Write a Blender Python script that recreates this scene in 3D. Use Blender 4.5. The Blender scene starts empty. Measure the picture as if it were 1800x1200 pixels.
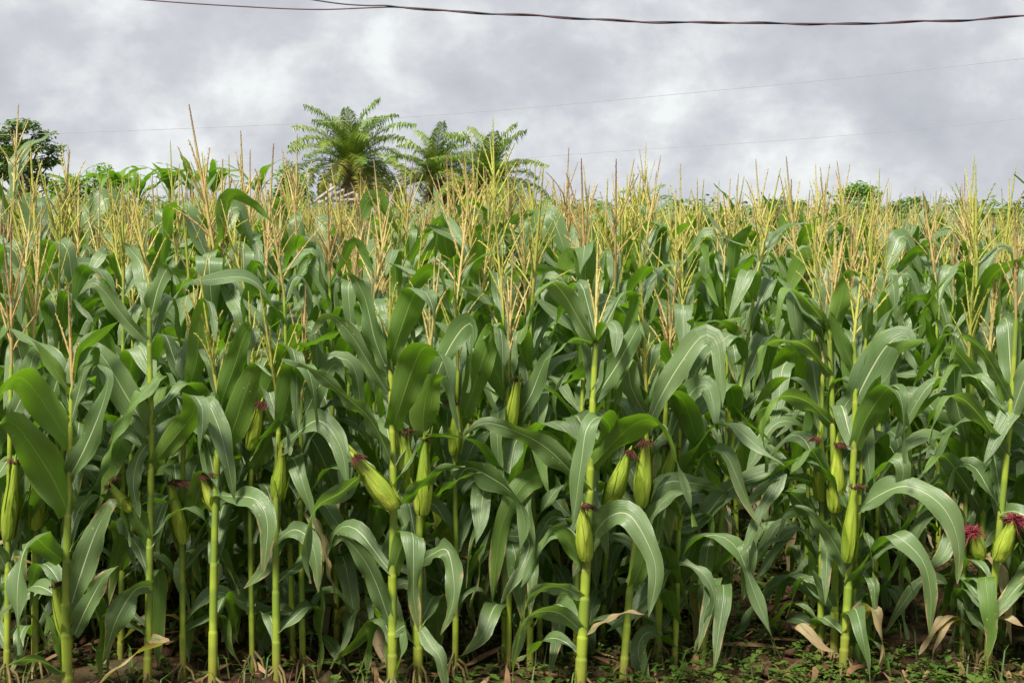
import bpy, math, random
import numpy as np
from mathutils import Vector, Matrix

random.seed(7)
R = random.Random(11)
sc = bpy.context.scene
COL = sc.collection
rad = math.radians

# ---------------------------------------------------------------- camera, sky, sun, exposure
CAMH, FPX, HORIZ = 1.68, 2500.0, 380.0
PITCH = math.atan((600 - HORIZ) / FPX)
cam = bpy.data.cameras.new("camera")
cam.lens = 50.0; cam.sensor_width = 36.0
cam.clip_start = 0.05; cam.clip_end = 6000
camo = bpy.data.objects.new("camera", cam); COL.objects.link(camo)
camo.location = (0, 0, CAMH); camo.rotation_euler = (math.pi / 2 - PITCH, 0, 0)
sc.camera = camo

SUN_EL, SUN_AZ = rad(56), rad(210)          # azimuth clockwise from +Y
world = bpy.data.worlds.new("World"); sc.world = world
world.use_nodes = True
wt = world.node_tree; wt.nodes.clear()
def wn(t, **kw):
    n = wt.nodes.new(t)
    for k, v in kw.items(): setattr(n, k, v)
    return n
def wl(a, b): wt.links.new(a, b)
w_out = wn('ShaderNodeOutputWorld'); w_bg = wn('ShaderNodeBackground'); w_bg.inputs[1].default_value = 0.05
wl(w_bg.outputs[0], w_out.inputs[0])
sky = wn('ShaderNodeTexSky'); sky.sky_type = 'NISHITA'; sky.sun_disc = False
sky.sun_elevation = SUN_EL; sky.sun_rotation = SUN_AZ
tc = wn('ShaderNodeTexCoord')
sep = wn('ShaderNodeSeparateXYZ'); wl(tc.outputs['Generated'], sep.inputs[0])
def wmath(op, a, b=None, c=None):
    n = wn('ShaderNodeMath', operation=op)
    for i, v in enumerate((a, b, c)):
        if v is None: continue
        if isinstance(v, (int, float)): n.inputs[i].default_value = v
        else: wl(v, n.inputs[i])
    return n.outputs[0]
comb = wn('ShaderNodeCombineXYZ'); wl(sep.outputs[0], comb.inputs[0]); wl(sep.outputs[1], comb.inputs[1]); wl(wmath('MULTIPLY', sep.outputs[2], 1.35), comb.inputs[2])
def wnoise(scale, detail, rough, off, dist=0.0):
    m = wn('ShaderNodeMapping'); m.inputs['Location'].default_value = off
    wl(comb.outputs[0], m.inputs[0])
    n = wn('ShaderNodeTexNoise'); n.inputs['Scale'].default_value = scale; n.inputs['Detail'].default_value = detail
    n.inputs['Roughness'].default_value = rough; n.inputs['Distortion'].default_value = dist
    wl(m.outputs[0], n.inputs['Vector']); return n.outputs[0]
def wramp(fac, stops):
    n = wn('ShaderNodeValToRGB'); e = n.color_ramp.elements
    while len(e) < len(stops): e.new(0.5)
    for i, (p, c) in enumerate(stops): e[i].position = p; e[i].color = (*c, 1)
    wl(fac, n.inputs[0]); return n.outputs[0]
big = wnoise(6.2, 4, 0.5, (3.25, 1.7, 0.95), 0.0)
fine = wnoise(15.0, 8, 0.6, (7.7, 4.2, 0.0), 0.15)
summ = wmath('ADD', wmath('MULTIPLY', big, 0.62), wmath('MULTIPLY', fine, 0.38))
cloud = wramp(summ, [(0.38, (1.80, 1.87, 2.06)), (0.45, (2.02, 2.09, 2.26)), (0.50, (2.22, 2.29, 2.45)), (0.55, (2.60, 2.69, 2.78)), (0.61, (3.15, 3.27, 3.30))])
cover = wramp(summ, [(0.60, (1, 1, 1)), (0.74, (0.93, 0.93, 0.93))])
mixs = wn('ShaderNodeMix', data_type='RGBA'); wl(cover, mixs.inputs[0])
wl(sky.outputs[0], mixs.inputs[6]); wl(cloud, mixs.inputs[7])
wl(mixs.outputs[2], w_bg.inputs[0])

sun = bpy.data.lights.new("sun", 'SUN'); sun.energy = 1.5; sun.angle = rad(10.5); sun.color = (1.0, 0.95, 0.86)
suno = bpy.data.objects.new("sun", sun); COL.objects.link(suno)
sd = Vector((math.sin(SUN_AZ) * math.cos(SUN_EL), math.cos(SUN_AZ) * math.cos(SUN_EL), math.sin(SUN_EL)))
suno.rotation_euler = sd.to_track_quat('Z', 'Y').to_euler()
sc.view_settings.view_transform = 'Standard'; sc.view_settings.look = 'None'
sc.view_settings.exposure = 2.5; sc.view_settings.gamma = 1.0
sc.view_settings.use_curve_mapping = False

# ---------------------------------------------------------------- helpers
CF = Vector((0, math.cos(PITCH), -math.sin(PITCH))); CU = Vector((0, math.sin(PITCH), math.cos(PITCH)))
def P(px, py, y):
    """world point where the ray through photograph pixel (px,py) meets the plane Y=y"""
    d = CF + Vector((1, 0, 0)) * ((px - 900) / FPX) - CU * ((py - 600) / FPX)
    return Vector((0, 0, CAMH)) + d * (y / d.y)

def tag(o, label=None, cat=None, group=None, kind=None):
    if label: o['label'] = label
    if cat: o['category'] = cat
    if group: o['group'] = group
    if kind: o['kind'] = kind
    return o

def link(name, me, parent=None, loc=None, rot=None, scale=None):
    o = bpy.data.objects.new(name, me); COL.objects.link(o)
    if parent is not None: o.parent = parent
    if loc is not None: o.location = loc
    if rot is not None: o.rotation_euler = rot
    if scale is not None: o.scale = scale
    return o

def empty(name, loc, label, cat, group=None, rot=None, scale=None):
    o = bpy.data.objects.new(name, None); COL.objects.link(o)
    o.empty_display_size = 0.1; o.location = loc
    if rot is not None: o.rotation_euler = rot
    if scale is not None: o.scale = (scale,) * 3
    return tag(o, label, cat, group)

class MB:
    """numpy mesh collector: quads (or tris as degenerate-free lists), per-corner uv from per-vertex uv, vertex floats"""
    def __init__(s): s.v = []; s.f = []; s.uv = []; s.a = []; s.m = []; s.n = 0
    def add(s, v, f, uv=None, a=None, m=0):
        v = np.asarray(v, dtype=np.float32).reshape(-1, 3); f = np.asarray(f, dtype=np.int32)
        s.v.append(v); s.f.append(f + s.n)
        s.uv.append(np.zeros((len(v), 2), np.float32) if uv is None else np.asarray(uv, np.float32))
        s.a.append(np.full(len(v), 0.0 if a is None else a, np.float32) if np.isscalar(a) or a is None else np.asarray(a, np.float32))
        s.m.append(np.full(len(f), m, np.int32)); s.n += len(v)
    def arrays(s):
        return np.concatenate(s.v), s.f, np.concatenate(s.uv), np.concatenate(s.a), s.m
    def mesh(s, name, mats, smooth=True):
        v = np.concatenate(s.v); uv = np.concatenate(s.uv); a = np.concatenate(s.a)
        quads = [f for f in s.f]
        loops = np.concatenate([f.ravel() for f in quads])
        sizes = np.concatenate([np.full(len(f), f.shape[1], np.int32) for f in quads])
        starts = np.concatenate([[0], np.cumsum(sizes)[:-1]]).astype(np.int32)
        me = bpy.data.meshes.new(name)
        me.vertices.add(len(v)); me.vertices.foreach_set('co', v.ravel())
        me.loops.add(len(loops)); me.loops.foreach_set('vertex_index', loops.astype(np.int32))
        me.polygons.add(len(sizes)); me.polygons.foreach_set('loop_start', starts); me.polygons.foreach_set('loop_total', sizes)
        me.polygons.foreach_set('material_index', np.concatenate(s.m))
        me.polygons.foreach_set('use_smooth', np.full(len(sizes), smooth, bool))
        ul = me.uv_layers.new(name='UVMap'); ul.data.foreach_set('uv', uv[loops].ravel().astype(np.float32))
        at = me.attributes.new('rnd', 'FLOAT', 'POINT'); at.data.foreach_set('value', a)
        for m in (mats if isinstance(mats, (list, tuple)) else [mats]): me.materials.append(m)
        me.update(calc_edges=True); me.validate()
        return me

def grid_faces(rows, cols, wrap=False):
    i = np.arange(rows - 1)[:, None]; j = np.arange(cols if wrap else cols - 1)[None, :]
    j2 = (j + 1) % cols
    return np.stack([i * cols + j, i * cols + j2, (i + 1) * cols + j2, (i + 1) * cols + j], -1).reshape(-1, 4)

def norm(v): return v / np.maximum(np.linalg.norm(v, axis=-1, keepdims=True), 1e-9)

def tube(mb, pts, radii, sides=8, a=None, m=0, cap=True):
    pts = np.asarray(pts, float); n = len(pts)
    t = norm(np.gradient(pts, axis=0))
    ref = np.array([0, 1.0, 0]) if abs(t[0][1]) < 0.9 else np.array([1.0, 0, 0])
    us = []; u = norm(np.cross(t[0], ref))
    for k in range(n):
        u = norm(u - t[k] * np.dot(u, t[k])); us.append(u)
    us = np.array(us); vs = np.cross(t, us)
    ang = np.linspace(0, 2 * np.pi, sides, endpoint=False)
    radii = np.broadcast_to(np.asarray(radii, float), (n,))
    ring = pts[:, None] + radii[:, None, None] * (np.cos(ang)[None, :, None] * us[:, None] + np.sin(ang)[None, :, None] * vs[:, None])
    uv = np.zeros((n, sides, 2)); uv[..., 0] = ang / 6.2832; uv[..., 1] = np.linspace(0, 1, n)[:, None]
    av = None if a is None else (np.repeat(np.asarray(a, float), sides) if not np.isscalar(a) else a)
    mb.add(ring.reshape(-1, 3), grid_faces(n, sides, True), uv.reshape(-1, 2), av, m)

def crom(pts, n):
    p = np.asarray(pts, float)
    if len(p) == 2: return p[0] + (p[1] - p[0]) * np.linspace(0, 1, n)[:, None]
    p = np.vstack([2 * p[0] - p[1], p, 2 * p[-1] - p[-2]])
    segs = len(p) - 3
    # sample densely then resample evenly
    out = []
    for k in range(segs):
        tt = np.linspace(0, 1, 16, endpoint=False)[:, None]
        a, b, c, d = p[k:k + 4]
        out.append(0.5 * (2 * b + (c - a) * tt + (2 * a - 5 * b + 4 * c - d) * tt ** 2 + (3 * b - a - 3 * c + d) * tt ** 3))
    out = np.vstack(out + [p[-2][None]])
    s = np.concatenate([[0], np.cumsum(np.linalg.norm(np.diff(out, axis=0), axis=1))])
    q = np.linspace(0, s[-1], n)
    return np.stack([np.interp(q, s, out[:, i]) for i in range(3)], 1)

def sstep(a, b, x):
    t = np.clip((x - a) / (b - a), 0, 1); return t * t * (3 - 2 * t)

def leaf_strip(mb, path, side0, W, twist=0.0, gutter=0.25, wave=0.1, waven=3.0, ph=0.0, ncross=6, tip=0.0, base=0.5, a=0.0, m=0, ragged=0.0, maxs=0.3):
    """maize blade: path (n,3) from collar to tip; side0 starting side vector; W full width"""
    n = len(path); s = np.linspace(0, 1, n)
    t = norm(np.gradient(path, axis=0))
    u = np.asarray(side0, float); sides = []
    for k in range(n):
        u = u - t[k] * np.dot(u, t[k]); u = norm(u); sides.append(u)
    sides = np.array(sides); nor = np.cross(sides, t)
    tw = twist * s ** 1.2 if np.isscalar(twist) else np.interp(s, np.linspace(0, 1, len(twist)), twist)
    c, sn = np.cos(tw)[:, None], np.sin(tw)[:, None]
    sides, nor = sides * c + nor * sn, nor * c - sides * sn
    prof = (base + (1 - base) * sstep(0, maxs, s)) * np.clip(1 - np.clip((s - maxs) / (1 - maxs), 0, 1) ** 1.9, 0, 1) ** 0.85
    prof = np.maximum(prof, 0.02)
    x = np.linspace(-1, 1, ncross + 1)
    w = W * 0.5 * prof
    edge = np.ones((n, len(x)))
    L = np.sum(np.linalg.norm(np.diff(path, axis=0), axis=1))
    sw = s * (L / max(W, 1e-4))
    wl_ = np.sin(sw * waven * 1.1 + ph) * sstep(0, 0.12, s); wr_ = np.sin(sw * waven * 0.93 + ph * 1.7 + 2) * sstep(0, 0.12, s)
    amp = wave * W * (1 - 0.55 * s)
    off = np.where(x[None] < 0, wl_[:, None], wr_[:, None]) * (np.abs(x[None]) ** 2) * amp[:, None]
    gut = gutter * (1 - 0.75 * sstep(0.02, 0.5, s))
    lift = gut[:, None] * np.abs(x[None]) * w[:, None]
    if ragged:
        rr = np.random.RandomState(int(ph * 1000) % 9999)
        edge[:, 0] -= ragged * np.clip(rr.rand(n) - 0.55, 0, 1); edge[:, -1] -= ragged * np.clip(rr.rand(n) - 0.55, 0, 1)
    v = path[:, None] + sides[:, None] * (x[None] * edge * w[:, None])[..., None] + nor[:, None] * (off + lift)[..., None]
    uv = np.zeros((n, len(x), 2)); uv[..., 0] = (x[None] + 1) / 2; uv[..., 1] = s[:, None]
    mb.add(v.reshape(-1, 3), grid_faces(n, len(x)), uv.reshape(-1, 2), a, m)

# ---------------------------------------------------------------- materials
def mat(name):
    m = bpy.data.materials.new(name); m.use_nodes = True
    nt = m.node_tree; nt.nodes.clear()
    return m, nt
class NT:
    def __init__(s, nt): s.nt = nt
    def n(s, t, **kw):
        n = s.nt.nodes.new(t)
        for k, v in kw.items(): setattr(n, k, v)
        return n
    def set(s, sock, v):
        if isinstance(v, bpy.types.NodeSocket): s.nt.links.new(v, sock)
        elif isinstance(v, (tuple, list)) and len(v) == 3 and sock.type == 'RGBA': sock.default_value = (*v, 1)
        else: sock.default_value = v
    def math(s, op, a, b=0.0, clamp=False):
        n = s.n('ShaderNodeMath', operation=op, use_clamp=clamp); s.set(n.inputs[0], a); s.set(n.inputs[1], b); return n.outputs[0]
    def mix(s, f, a, b, mode='MIX'):
        n = s.n('ShaderNodeMix', data_type='RGBA', blend_type=mode); s.set(n.inputs[0], f); s.set(n.inputs[6], a); s.set(n.inputs[7], b); return n.outputs[2]
    def ss(s, x, a, b, lo=0.0, hi=1.0):
        n = s.n('ShaderNodeMapRange', interpolation_type='SMOOTHSTEP'); s.set(n.inputs[0], x)
        n.inputs[1].default_value = a; n.inputs[2].default_value = b; n.inputs[3].default_value = lo; n.inputs[4].default_value = hi
        return n.outputs[0]
    def noise(s, vec, scale, detail=3, rough=0.5, w=None):
        n = s.n('ShaderNodeTexNoise', noise_dimensions='4D' if w is not None else '3D')
        if vec is not None: s.set(n.inputs['Vector'], vec)
        if w is not None: s.set(n.inputs['W'], w)
        n.inputs['Scale'].default_value = scale; n.inputs['Detail'].default_value = detail; n.inputs['Roughness'].default_value = rough
        return n.outputs[0]
    def mapping(s, vec, scale, loc=(0, 0, 0)):
        n = s.n('ShaderNodeMapping'); s.set(n.inputs[0], vec); n.inputs['Scale'].default_value = scale; n.inputs['Location'].default_value = loc; return n.outputs[0]
    def rand(s):
        a = s.n('ShaderNodeAttribute', attribute_name='rnd'); o = s.n('ShaderNodeObjectInfo')
        return s.math('FRACT', s.math('ADD', a.outputs['Fac'], o.outputs['Random']))
    def attr(s, name='rnd'): return s.n('ShaderNodeAttribute', attribute_name=name).outputs['Fac']
    def bump(s, h, strength, dist):
        b = s.n('ShaderNodeBump'); b.inputs['Strength'].default_value = strength; b.inputs['Distance'].default_value = dist; s.set(b.inputs['Height'], h); return b.outputs[0]
    def pbsdf(s, col, rough=0.5, spec=0.5, nrm=None):
        p = s.n('ShaderNodeBsdfPrincipled'); s.set(p.inputs['Base Color'], col); s.set(p.inputs['Roughness'], rough)
        p.inputs['Specular IOR Level'].default_value = spec
        if nrm is not None: s.set(p.inputs['Normal'], nrm)
        return p.outputs[0]
    def out(s, sh):
        o = s.n('ShaderNodeOutputMaterial'); s.nt.links.new(sh, o.inputs[0])
    def mixs(s, f, a, b):
        n = s.n('ShaderNodeMixShader'); s.set(n.inputs[0], f); s.nt.links.new(a, n.inputs[1]); s.nt.links.new(b, n.inputs[2]); return n.outputs[0]

def leaf_material(name, dryness=0.0):
    m, nt = mat(name); k = NT(nt)
    uv = k.n('ShaderNodeUVMap').outputs[0]
    sx = k.n('ShaderNodeSeparateXYZ'); k.set(sx.inputs[0], uv)
    u, v = sx.outputs[0], sx.outputs[1]
    geo = k.n('ShaderNodeNewGeometry'); tco = k.n('ShaderNodeTexCoord')
    rnd = k.rand()
    c = k.math('ABSOLUTE', k.math('SUBTRACT', k.math('MULTIPLY', u, 2.0), 1.0))
    ribw = k.math('SUBTRACT', 0.070, k.math('MULTIPLY', v, 0.040))
    rib = k.math('SUBTRACT', 1.0, k.ss(k.math('DIVIDE', c, ribw), 0.55, 1.25), True)
    big = k.noise(tco.outputs['Object'], 7.0, 3, 0.55)
    stripe = k.noise(k.mapping(uv, (46.0, 1.3, 1.0)), 1.0, 2, 0.6)
    upper = k.mix(rnd, (0.098, 0.168, 0.056), (0.168, 0.244, 0.105))
    lower = k.mix(rnd, (0.085, 0.175, 0.012), (0.145, 0.255, 0.020))
    col = k.mix(geo.outputs['Backfacing'], upper, lower)
    col = k.mix(k.ss(big, 0.35, 0.7), col, k.mix(0.5, col, (0.10, 0.18, 0.03)))
    col = k.mix(k.math('MULTIPLY', k.ss(stripe, 0.42, 0.72), 0.5), col, (0.17, 0.24, 0.10))
    # yellowing towards the margin and tip
    edge = k.ss(k.math('ADD', c, k.math('MULTIPLY', big, 0.25)), 1.0, 1.16)
    col = k.mix(k.math('MULTIPLY', edge, 0.5), col, (0.20, 0.24, 0.06))
    ribc = k.mix(geo.outputs['Backfacing'], (0.50, 0.56, 0.33), (0.20, 0.32, 0.06))
    col = k.mix(k.math('MULTIPLY', rib, 0.9), col, ribc)
    # pale insect specks
    vo = k.n('ShaderNodeTexVoronoi'); k.set(vo.inputs['Vector'], tco.outputs['Object']); vo.inputs['Scale'].default_value = 42.0
    pat = k.noise(tco.outputs['Object'], 9.0, 2, 0.5)
    spk = k.math('MULTIPLY', k.math('SUBTRACT', 1.0, k.ss(vo.outputs['Distance'], 0.10, 0.2), True), k.ss(pat, 0.55 - 0.10 * dryness, 0.66))
    col = k.mix(k.math('MULTIPLY', spk, 0.75), col, (0.42, 0.40, 0.20))
    transf = 0.30
    if dryness > 0:
        dn = k.noise(k.mapping(uv, (1.5, 5.0, 1.0)), 2.2, 4, 0.6, rnd)
        d = k.ss(k.math('ADD', k.math('ADD', k.math('MULTIPLY', c, 0.5), k.math('MULTIPLY', v, 0.42)), dn), 1.36 - 0.38 * dryness, 1.50 - 0.38 * dryness)
        dry = k.mix(k.noise(uv, 14.0, 3, 0.6), (0.26, 0.165, 0.07), (0.50, 0.39, 0.22))
        yel = k.ss(k.math('ADD', k.math('MULTIPLY', v, 0.6), dn), 1.0 - 0.35 * dryness, 1.35 - 0.35 * dryness)
        col = k.mix(k.math('MULTIPLY', yel, 0.6), col, (0.20, 0.25, 0.04))
        col = k.mix(d, col, dry)
    bmp = k.bump(k.math('ADD', k.noise(k.mapping(uv, (36.0, 0.8, 1.0)), 1.0, 2, 0.5), k.math('MULTIPLY', rib, -0.7)), 0.8, 0.004)
    rough = k.mix(geo.outputs['Backfacing'], (0.38,) * 3, (0.5,) * 3)
    pb = k.pbsdf(col, rough, 0.75, bmp)
    tr = k.n('ShaderNodeBsdfTranslucent')
    k.set(tr.inputs[0], k.mix(1.0, col, (1.5, 1.9, 0.35), 'MULTIPLY'))
    k.out(k.mixs(transf, pb, tr.outputs[0]))
    return m

M = {}
M['leaf'] = leaf_material('maize_leaf')
M['worn'] = leaf_material('maize_leaf_worn', 0.35)
M['dead'] = leaf_material('maize_leaf_dry', 1.9)

def stalk_material():
    m, nt = mat('maize_stalk'); k = NT(nt)
    ring = k.attr('rnd'); tco = k.n('ShaderNodeTexCoord'); o = tco.outputs['Object']
    uv = k.n('ShaderNodeUVMap').outputs[0]; sx = k.n('ShaderNodeSeparateXYZ'); k.set(sx.inputs[0], uv)
    oi = k.n('ShaderNodeObjectInfo').outputs['Random']
    st = k.noise(k.mapping(o, (90, 90, 3)), 1.0, 3, 0.6)
    col = k.mix(st, (0.20, 0.29, 0.020), (0.38, 0.44, 0.050))
    col = k.mix(k.math('MULTIPLY', oi, 0.35), col, (0.15, 0.24, 0.03))
    seg = k.noise(k.mapping(o, (4, 4, 7)), 1.0, 1, 0.5)         # each sheath a little different
    col = k.mix(k.ss(seg, 0.44, 0.56, 0, 0.6), col, (0.105, 0.18, 0.028))
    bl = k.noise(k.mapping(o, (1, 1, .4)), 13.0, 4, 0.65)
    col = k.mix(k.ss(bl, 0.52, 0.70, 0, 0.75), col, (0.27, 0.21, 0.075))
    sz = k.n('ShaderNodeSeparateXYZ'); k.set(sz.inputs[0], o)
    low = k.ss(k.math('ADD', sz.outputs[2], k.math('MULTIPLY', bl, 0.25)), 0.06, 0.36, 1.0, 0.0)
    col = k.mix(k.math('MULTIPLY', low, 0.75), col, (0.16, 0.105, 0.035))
    col = k.mix(k.math('MULTIPLY', k.ss(ring, 0.3, 0.9), 0.7), col, (0.36, 0.30, 0.08))
    sp = k.ss(k.noise(o, 130.0, 2, 0.5), 0.66, 0.75)
    col = k.mix(k.math('MULTIPLY', sp, 0.5), col, (0.10, 0.06, 0.03))
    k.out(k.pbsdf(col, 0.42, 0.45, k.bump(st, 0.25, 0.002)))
    return m
M['stalk'] = stalk_material()

def tassel_material():
    m, nt = mat('maize_tassel'); k = NT(nt)
    rnd = k.rand(); uv = k.n('ShaderNodeUVMap').outputs[0]
    sx = k.n('ShaderNodeSeparateXYZ'); k.set(sx.inputs[0], uv); h = sx.outputs[1]
    n = k.n('ShaderNodeValToRGB'); e = n.color_ramp.elements
    e[0].position = 0.0; e[0].color = (0.36, 0.40, 0.07, 1); e[1].position = 1.0; e[1].color = (0.46, 0.34, 0.13, 1)
    for p, c in ((0.35, (0.54, 0.52, 0.11, 1)), (0.65, (0.66, 0.55, 0.22, 1)), (0.85, (0.58, 0.44, 0.17, 1))):
        x = e.new(p); x.color = c
    k.set(n.inputs[0], rnd)
    pur = k.math('MULTIPLY', k.ss(h, 0.6, 1.0), k.ss(rnd, 0.35, 0.95))
    col = k.mix(k.math('MULTIPLY', pur, 0.85), n.outputs[0], (0.20, 0.10, 0.10))
    tco = k.n('ShaderNodeTexCoord')
    col = k.mix(k.ss(k.noise(tco.outputs['Object'], 60.0, 2, 0.5), 0.5, 0.75, 0, 0.6), col, (0.26, 0.20, 0.06))
    pb = k.pbsdf(col, 0.6, 0.3); tr = k.n('ShaderNodeBsdfTranslucent'); k.set(tr.inputs[0], col)
    k.out(k.mixs(0.25, pb, tr.outputs[0])); return m
M['tassel'] = tassel_material()

def simple(name, c0, c1, scale=8.0, rough=0.6, spec=0.4, transl=0.0, stretch=(1, 1, 1), bump=0.0, rnd_mix=None, tmul=(1.3, 1.6, 0.4)):
    m, nt = mat(name); k = NT(nt); tco = k.n('ShaderNodeTexCoord')
    nz = k.noise(k.mapping(tco.outputs['Object'], stretch), scale, 4, 0.6)
    col = k.mix(k.ss(nz, 0.3, 0.7), c0, c1)
    if rnd_mix: col = k.mix(k.math('MULTIPLY', k.rand(), rnd_mix[1]), col, rnd_mix[0])
    pb = k.pbsdf(col, rough, spec, k.bump(nz, bump, 0.02) if bump else None)
    if transl:
        tr = k.n('ShaderNodeBsdfTranslucent'); k.set(tr.inputs[0], k.mix(1.0, col, tmul, 'MULTIPLY'))
        k.out(k.mixs(transl, pb, tr.outputs[0]))
    else: k.out(pb)
    return m
M['husk'] = simple('maize_husk', (0.24, 0.34, 0.02), (0.48, 0.54, 0.075), 70.0, 0.45, 0.4, 0.12, (1, 1, 0.06), 0.5, rnd_mix=((0.15, 0.25, 0.02), 0.75))
M['silk'] = simple('maize_silk', (0.045, 0.014, 0.010), (0.13, 0.035, 0.025), 30.0, 0.6, 0.3, 0.1, rnd_mix=((0.09, 0.045, 0.022), 0.8), tmul=(1.2, 0.8, 0.8))
M['redsilk'] = simple('fresh_silk', (0.17, 0.018, 0.035), (0.34, 0.06, 0.07), 30.0, 0.5, 0.4, 0.15, tmul=(1.2, 0.8, 0.8))
M['weed'] = simple('weed_leaf', (0.035, 0.085, 0.012), (0.075, 0.135, 0.02), 5.0, 0.5, 0.4, 0.25, rnd_mix=((0.10, 0.13, 0.02), 0.6))
M['litter'] = simple('dry_litter', (0.13, 0.075, 0.035), (0.33, 0.21, 0.11), 6.0, 0.8, 0.2, 0.0, rnd_mix=((0.12, 0.05, 0.025), 0.7))
M['root'] = simple('brace_root', (0.10, 0.07, 0.03), (0.22, 0.16, 0.06), 20.0, 0.7, 0.3)
M['palm'] = simple('palm_frond', (0.075, 0.155, 0.03), (0.14, 0.23, 0.045), 0.8, 0.42, 0.5, 0.25, rnd_mix=((0.26, 0.29, 0.04), 0.6), tmul=(1.2, 1.35, .6))
M['palmyel'] = simple('palm_frond_yellowing', (0.17, 0.21, 0.025), (0.42, 0.36, 0.04), 0.8, 0.5, 0.4, 0.3, rnd_mix=((0.10, 0.12, 0.03), 0.5))
M['palmdead'] = simple('palm_frond_dead', (0.28, 0.20, 0.15), (0.52, 0.40, 0.31), 1.2, 0.8, 0.2, 0.1, tmul=(1, 1, 1))
M['palmtrunk'] = simple('palm_trunk', (0.12, 0.08, 0.06), (0.34, 0.25, 0.19), 3.0, 0.9, 0.2, bump=0.5)
M['bark'] = simple('bark', (0.09, 0.07, 0.05), (0.24, 0.20, 0.16), 5.0, 0.9, 0.2, stretch=(1, 1, .3), bump=0.4)
M['tree'] = simple('tree_leaf', (0.06, 0.12, 0.03), (0.11, 0.19, 0.045), 1.5, 0.5, 0.4, 0.25, rnd_mix=((0.13, 0.17, 0.035), 0.8))
M['bush'] = simple('bush_leaf', (0.10, 0.21, 0.02), (0.18, 0.32, 0.035), 2.0, 0.5, 0.4, 0.3, rnd_mix=((0.14, 0.22, 0.03), 0.8))
M['cassava'] = simple('cassava_leaf', (0.07, 0.14, 0.025), (0.12, 0.20, 0.04), 1.2, 0.5, 0.4, 0.25, rnd_mix=((0.13, 0.17, 0.04), 0.8))
M['banana'] = simple('banana_leaf', (0.08, 0.18, 0.02), (0.15, 0.28, 0.035), 2.0, 0.45, 0.4, 0.35, rnd_mix=((0.16, 0.24, 0.03), 0.7))
M['bananastem'] = simple('banana_stem', (0.12, 0.15, 0.04), (0.22, 0.20, 0.08), 6.0, 0.6, 0.3)
M['timber'] = simple('weathered_timber', (0.26, 0.22, 0.20), (0.44, 0.39, 0.37), 9.0, 0.85, 0.2, stretch=(1, 1, 1), bump=0.2)
M['cable'] = simple('black_cable', (0.02, 0.02, 0.03), (0.045, 0.04, 0.06), 4.0, 0.5, 0.4)
M['redcable'] = simple('brown_cable', (0.06, 0.02, 0.025), (0.09, 0.035, 0.04), 4.0, 0.5, 0.4)
M['wire'] = simple('grey_wire', (0.26, 0.26, 0.28), (0.32, 0.32, 0.34), 4.0, 0.5, 0.4)

def soil():
    m, nt = mat('soil'); k = NT(nt); o = k.n('ShaderNodeTexCoord').outputs['Object']
    a = k.noise(o, 1.3, 5, 0.6); b = k.noise(o, 14.0, 6, 0.7)
    col = k.mix(k.ss(b, 0.3, 0.7), (0.030, 0.015, 0.009), (0.085, 0.040, 0.021))
    col = k.mix(k.ss(a, 0.45, 0.65, 0, 0.6), col, (0.05, 0.06, 0.018))
    far = k.n('ShaderNodeSeparateXYZ'); k.set(far.inputs[0], o)
    col = k.mix(k.ss(far.outputs[1], 22.0, 28.0), col, k.mix(a, (0.07, 0.12, 0.03), (0.12, 0.15, 0.04)))
    k.out(k.pbsdf(col, 0.9, 0.2, k.bump(b, 0.8, 0.03))); return m
M['soil'] = soil()

# ---------------------------------------------------------------- ground
def ground():
    xs = np.concatenate([[-3000, -600, -120, -40], np.linspace(-14, 14, 113), [40, 120, 600, 3000]])
    ys = np.concatenate([[-200, -40, -8], np.linspace(0, 30, 121), [45, 90, 300, 900, 3500]])
    X, Y = np.meshgrid(xs, ys)
    rs = np.random.RandomState(5)
    Z = (np.sin(X * 3.1 + 1.3 * np.sin(Y * 1.7)) * np.sin(Y * 2.6 + 0.6) * 0.018 + rs.rand(*X.shape) * 0.022 - 0.03)
    near = (np.abs(X) < 14) & (Y > -0.1) & (Y < 30.1)
    Z = np.where(near, Z, -0.02)
    mb = MB(); mb.add(np.stack([X, Y, Z], -1).reshape(-1, 3), grid_faces(len(ys), len(xs)))
    o = link('ground', mb.mesh('ground', M['soil'])); tag(o, kind='structure')
ground()

# ---------------------------------------------------------------- maize library
def blade_path(L, th0, bend, s0, w, n, curl=0.0, curln=0.0):
    s = np.linspace(0, 1, n)
    phi = th0 + bend * sstep(s0 - w / 2, s0 + w / 2, s) + curl * np.sin(s * 3.1 + curln) * s
    ds = L / (n - 1)
    x = np.concatenate([[0], np.cumsum(np.sin((phi[1:] + phi[:-1]) / 2) * ds)])
    z = np.concatenate([[0], np.cumsum(np.cos((phi[1:] + phi[:-1]) / 2) * ds)])
    sway = curl * 0.25 * L * np.sin(s * 2.2 + curln) * s
    return np.stack([x, sway, z], 1)

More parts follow.
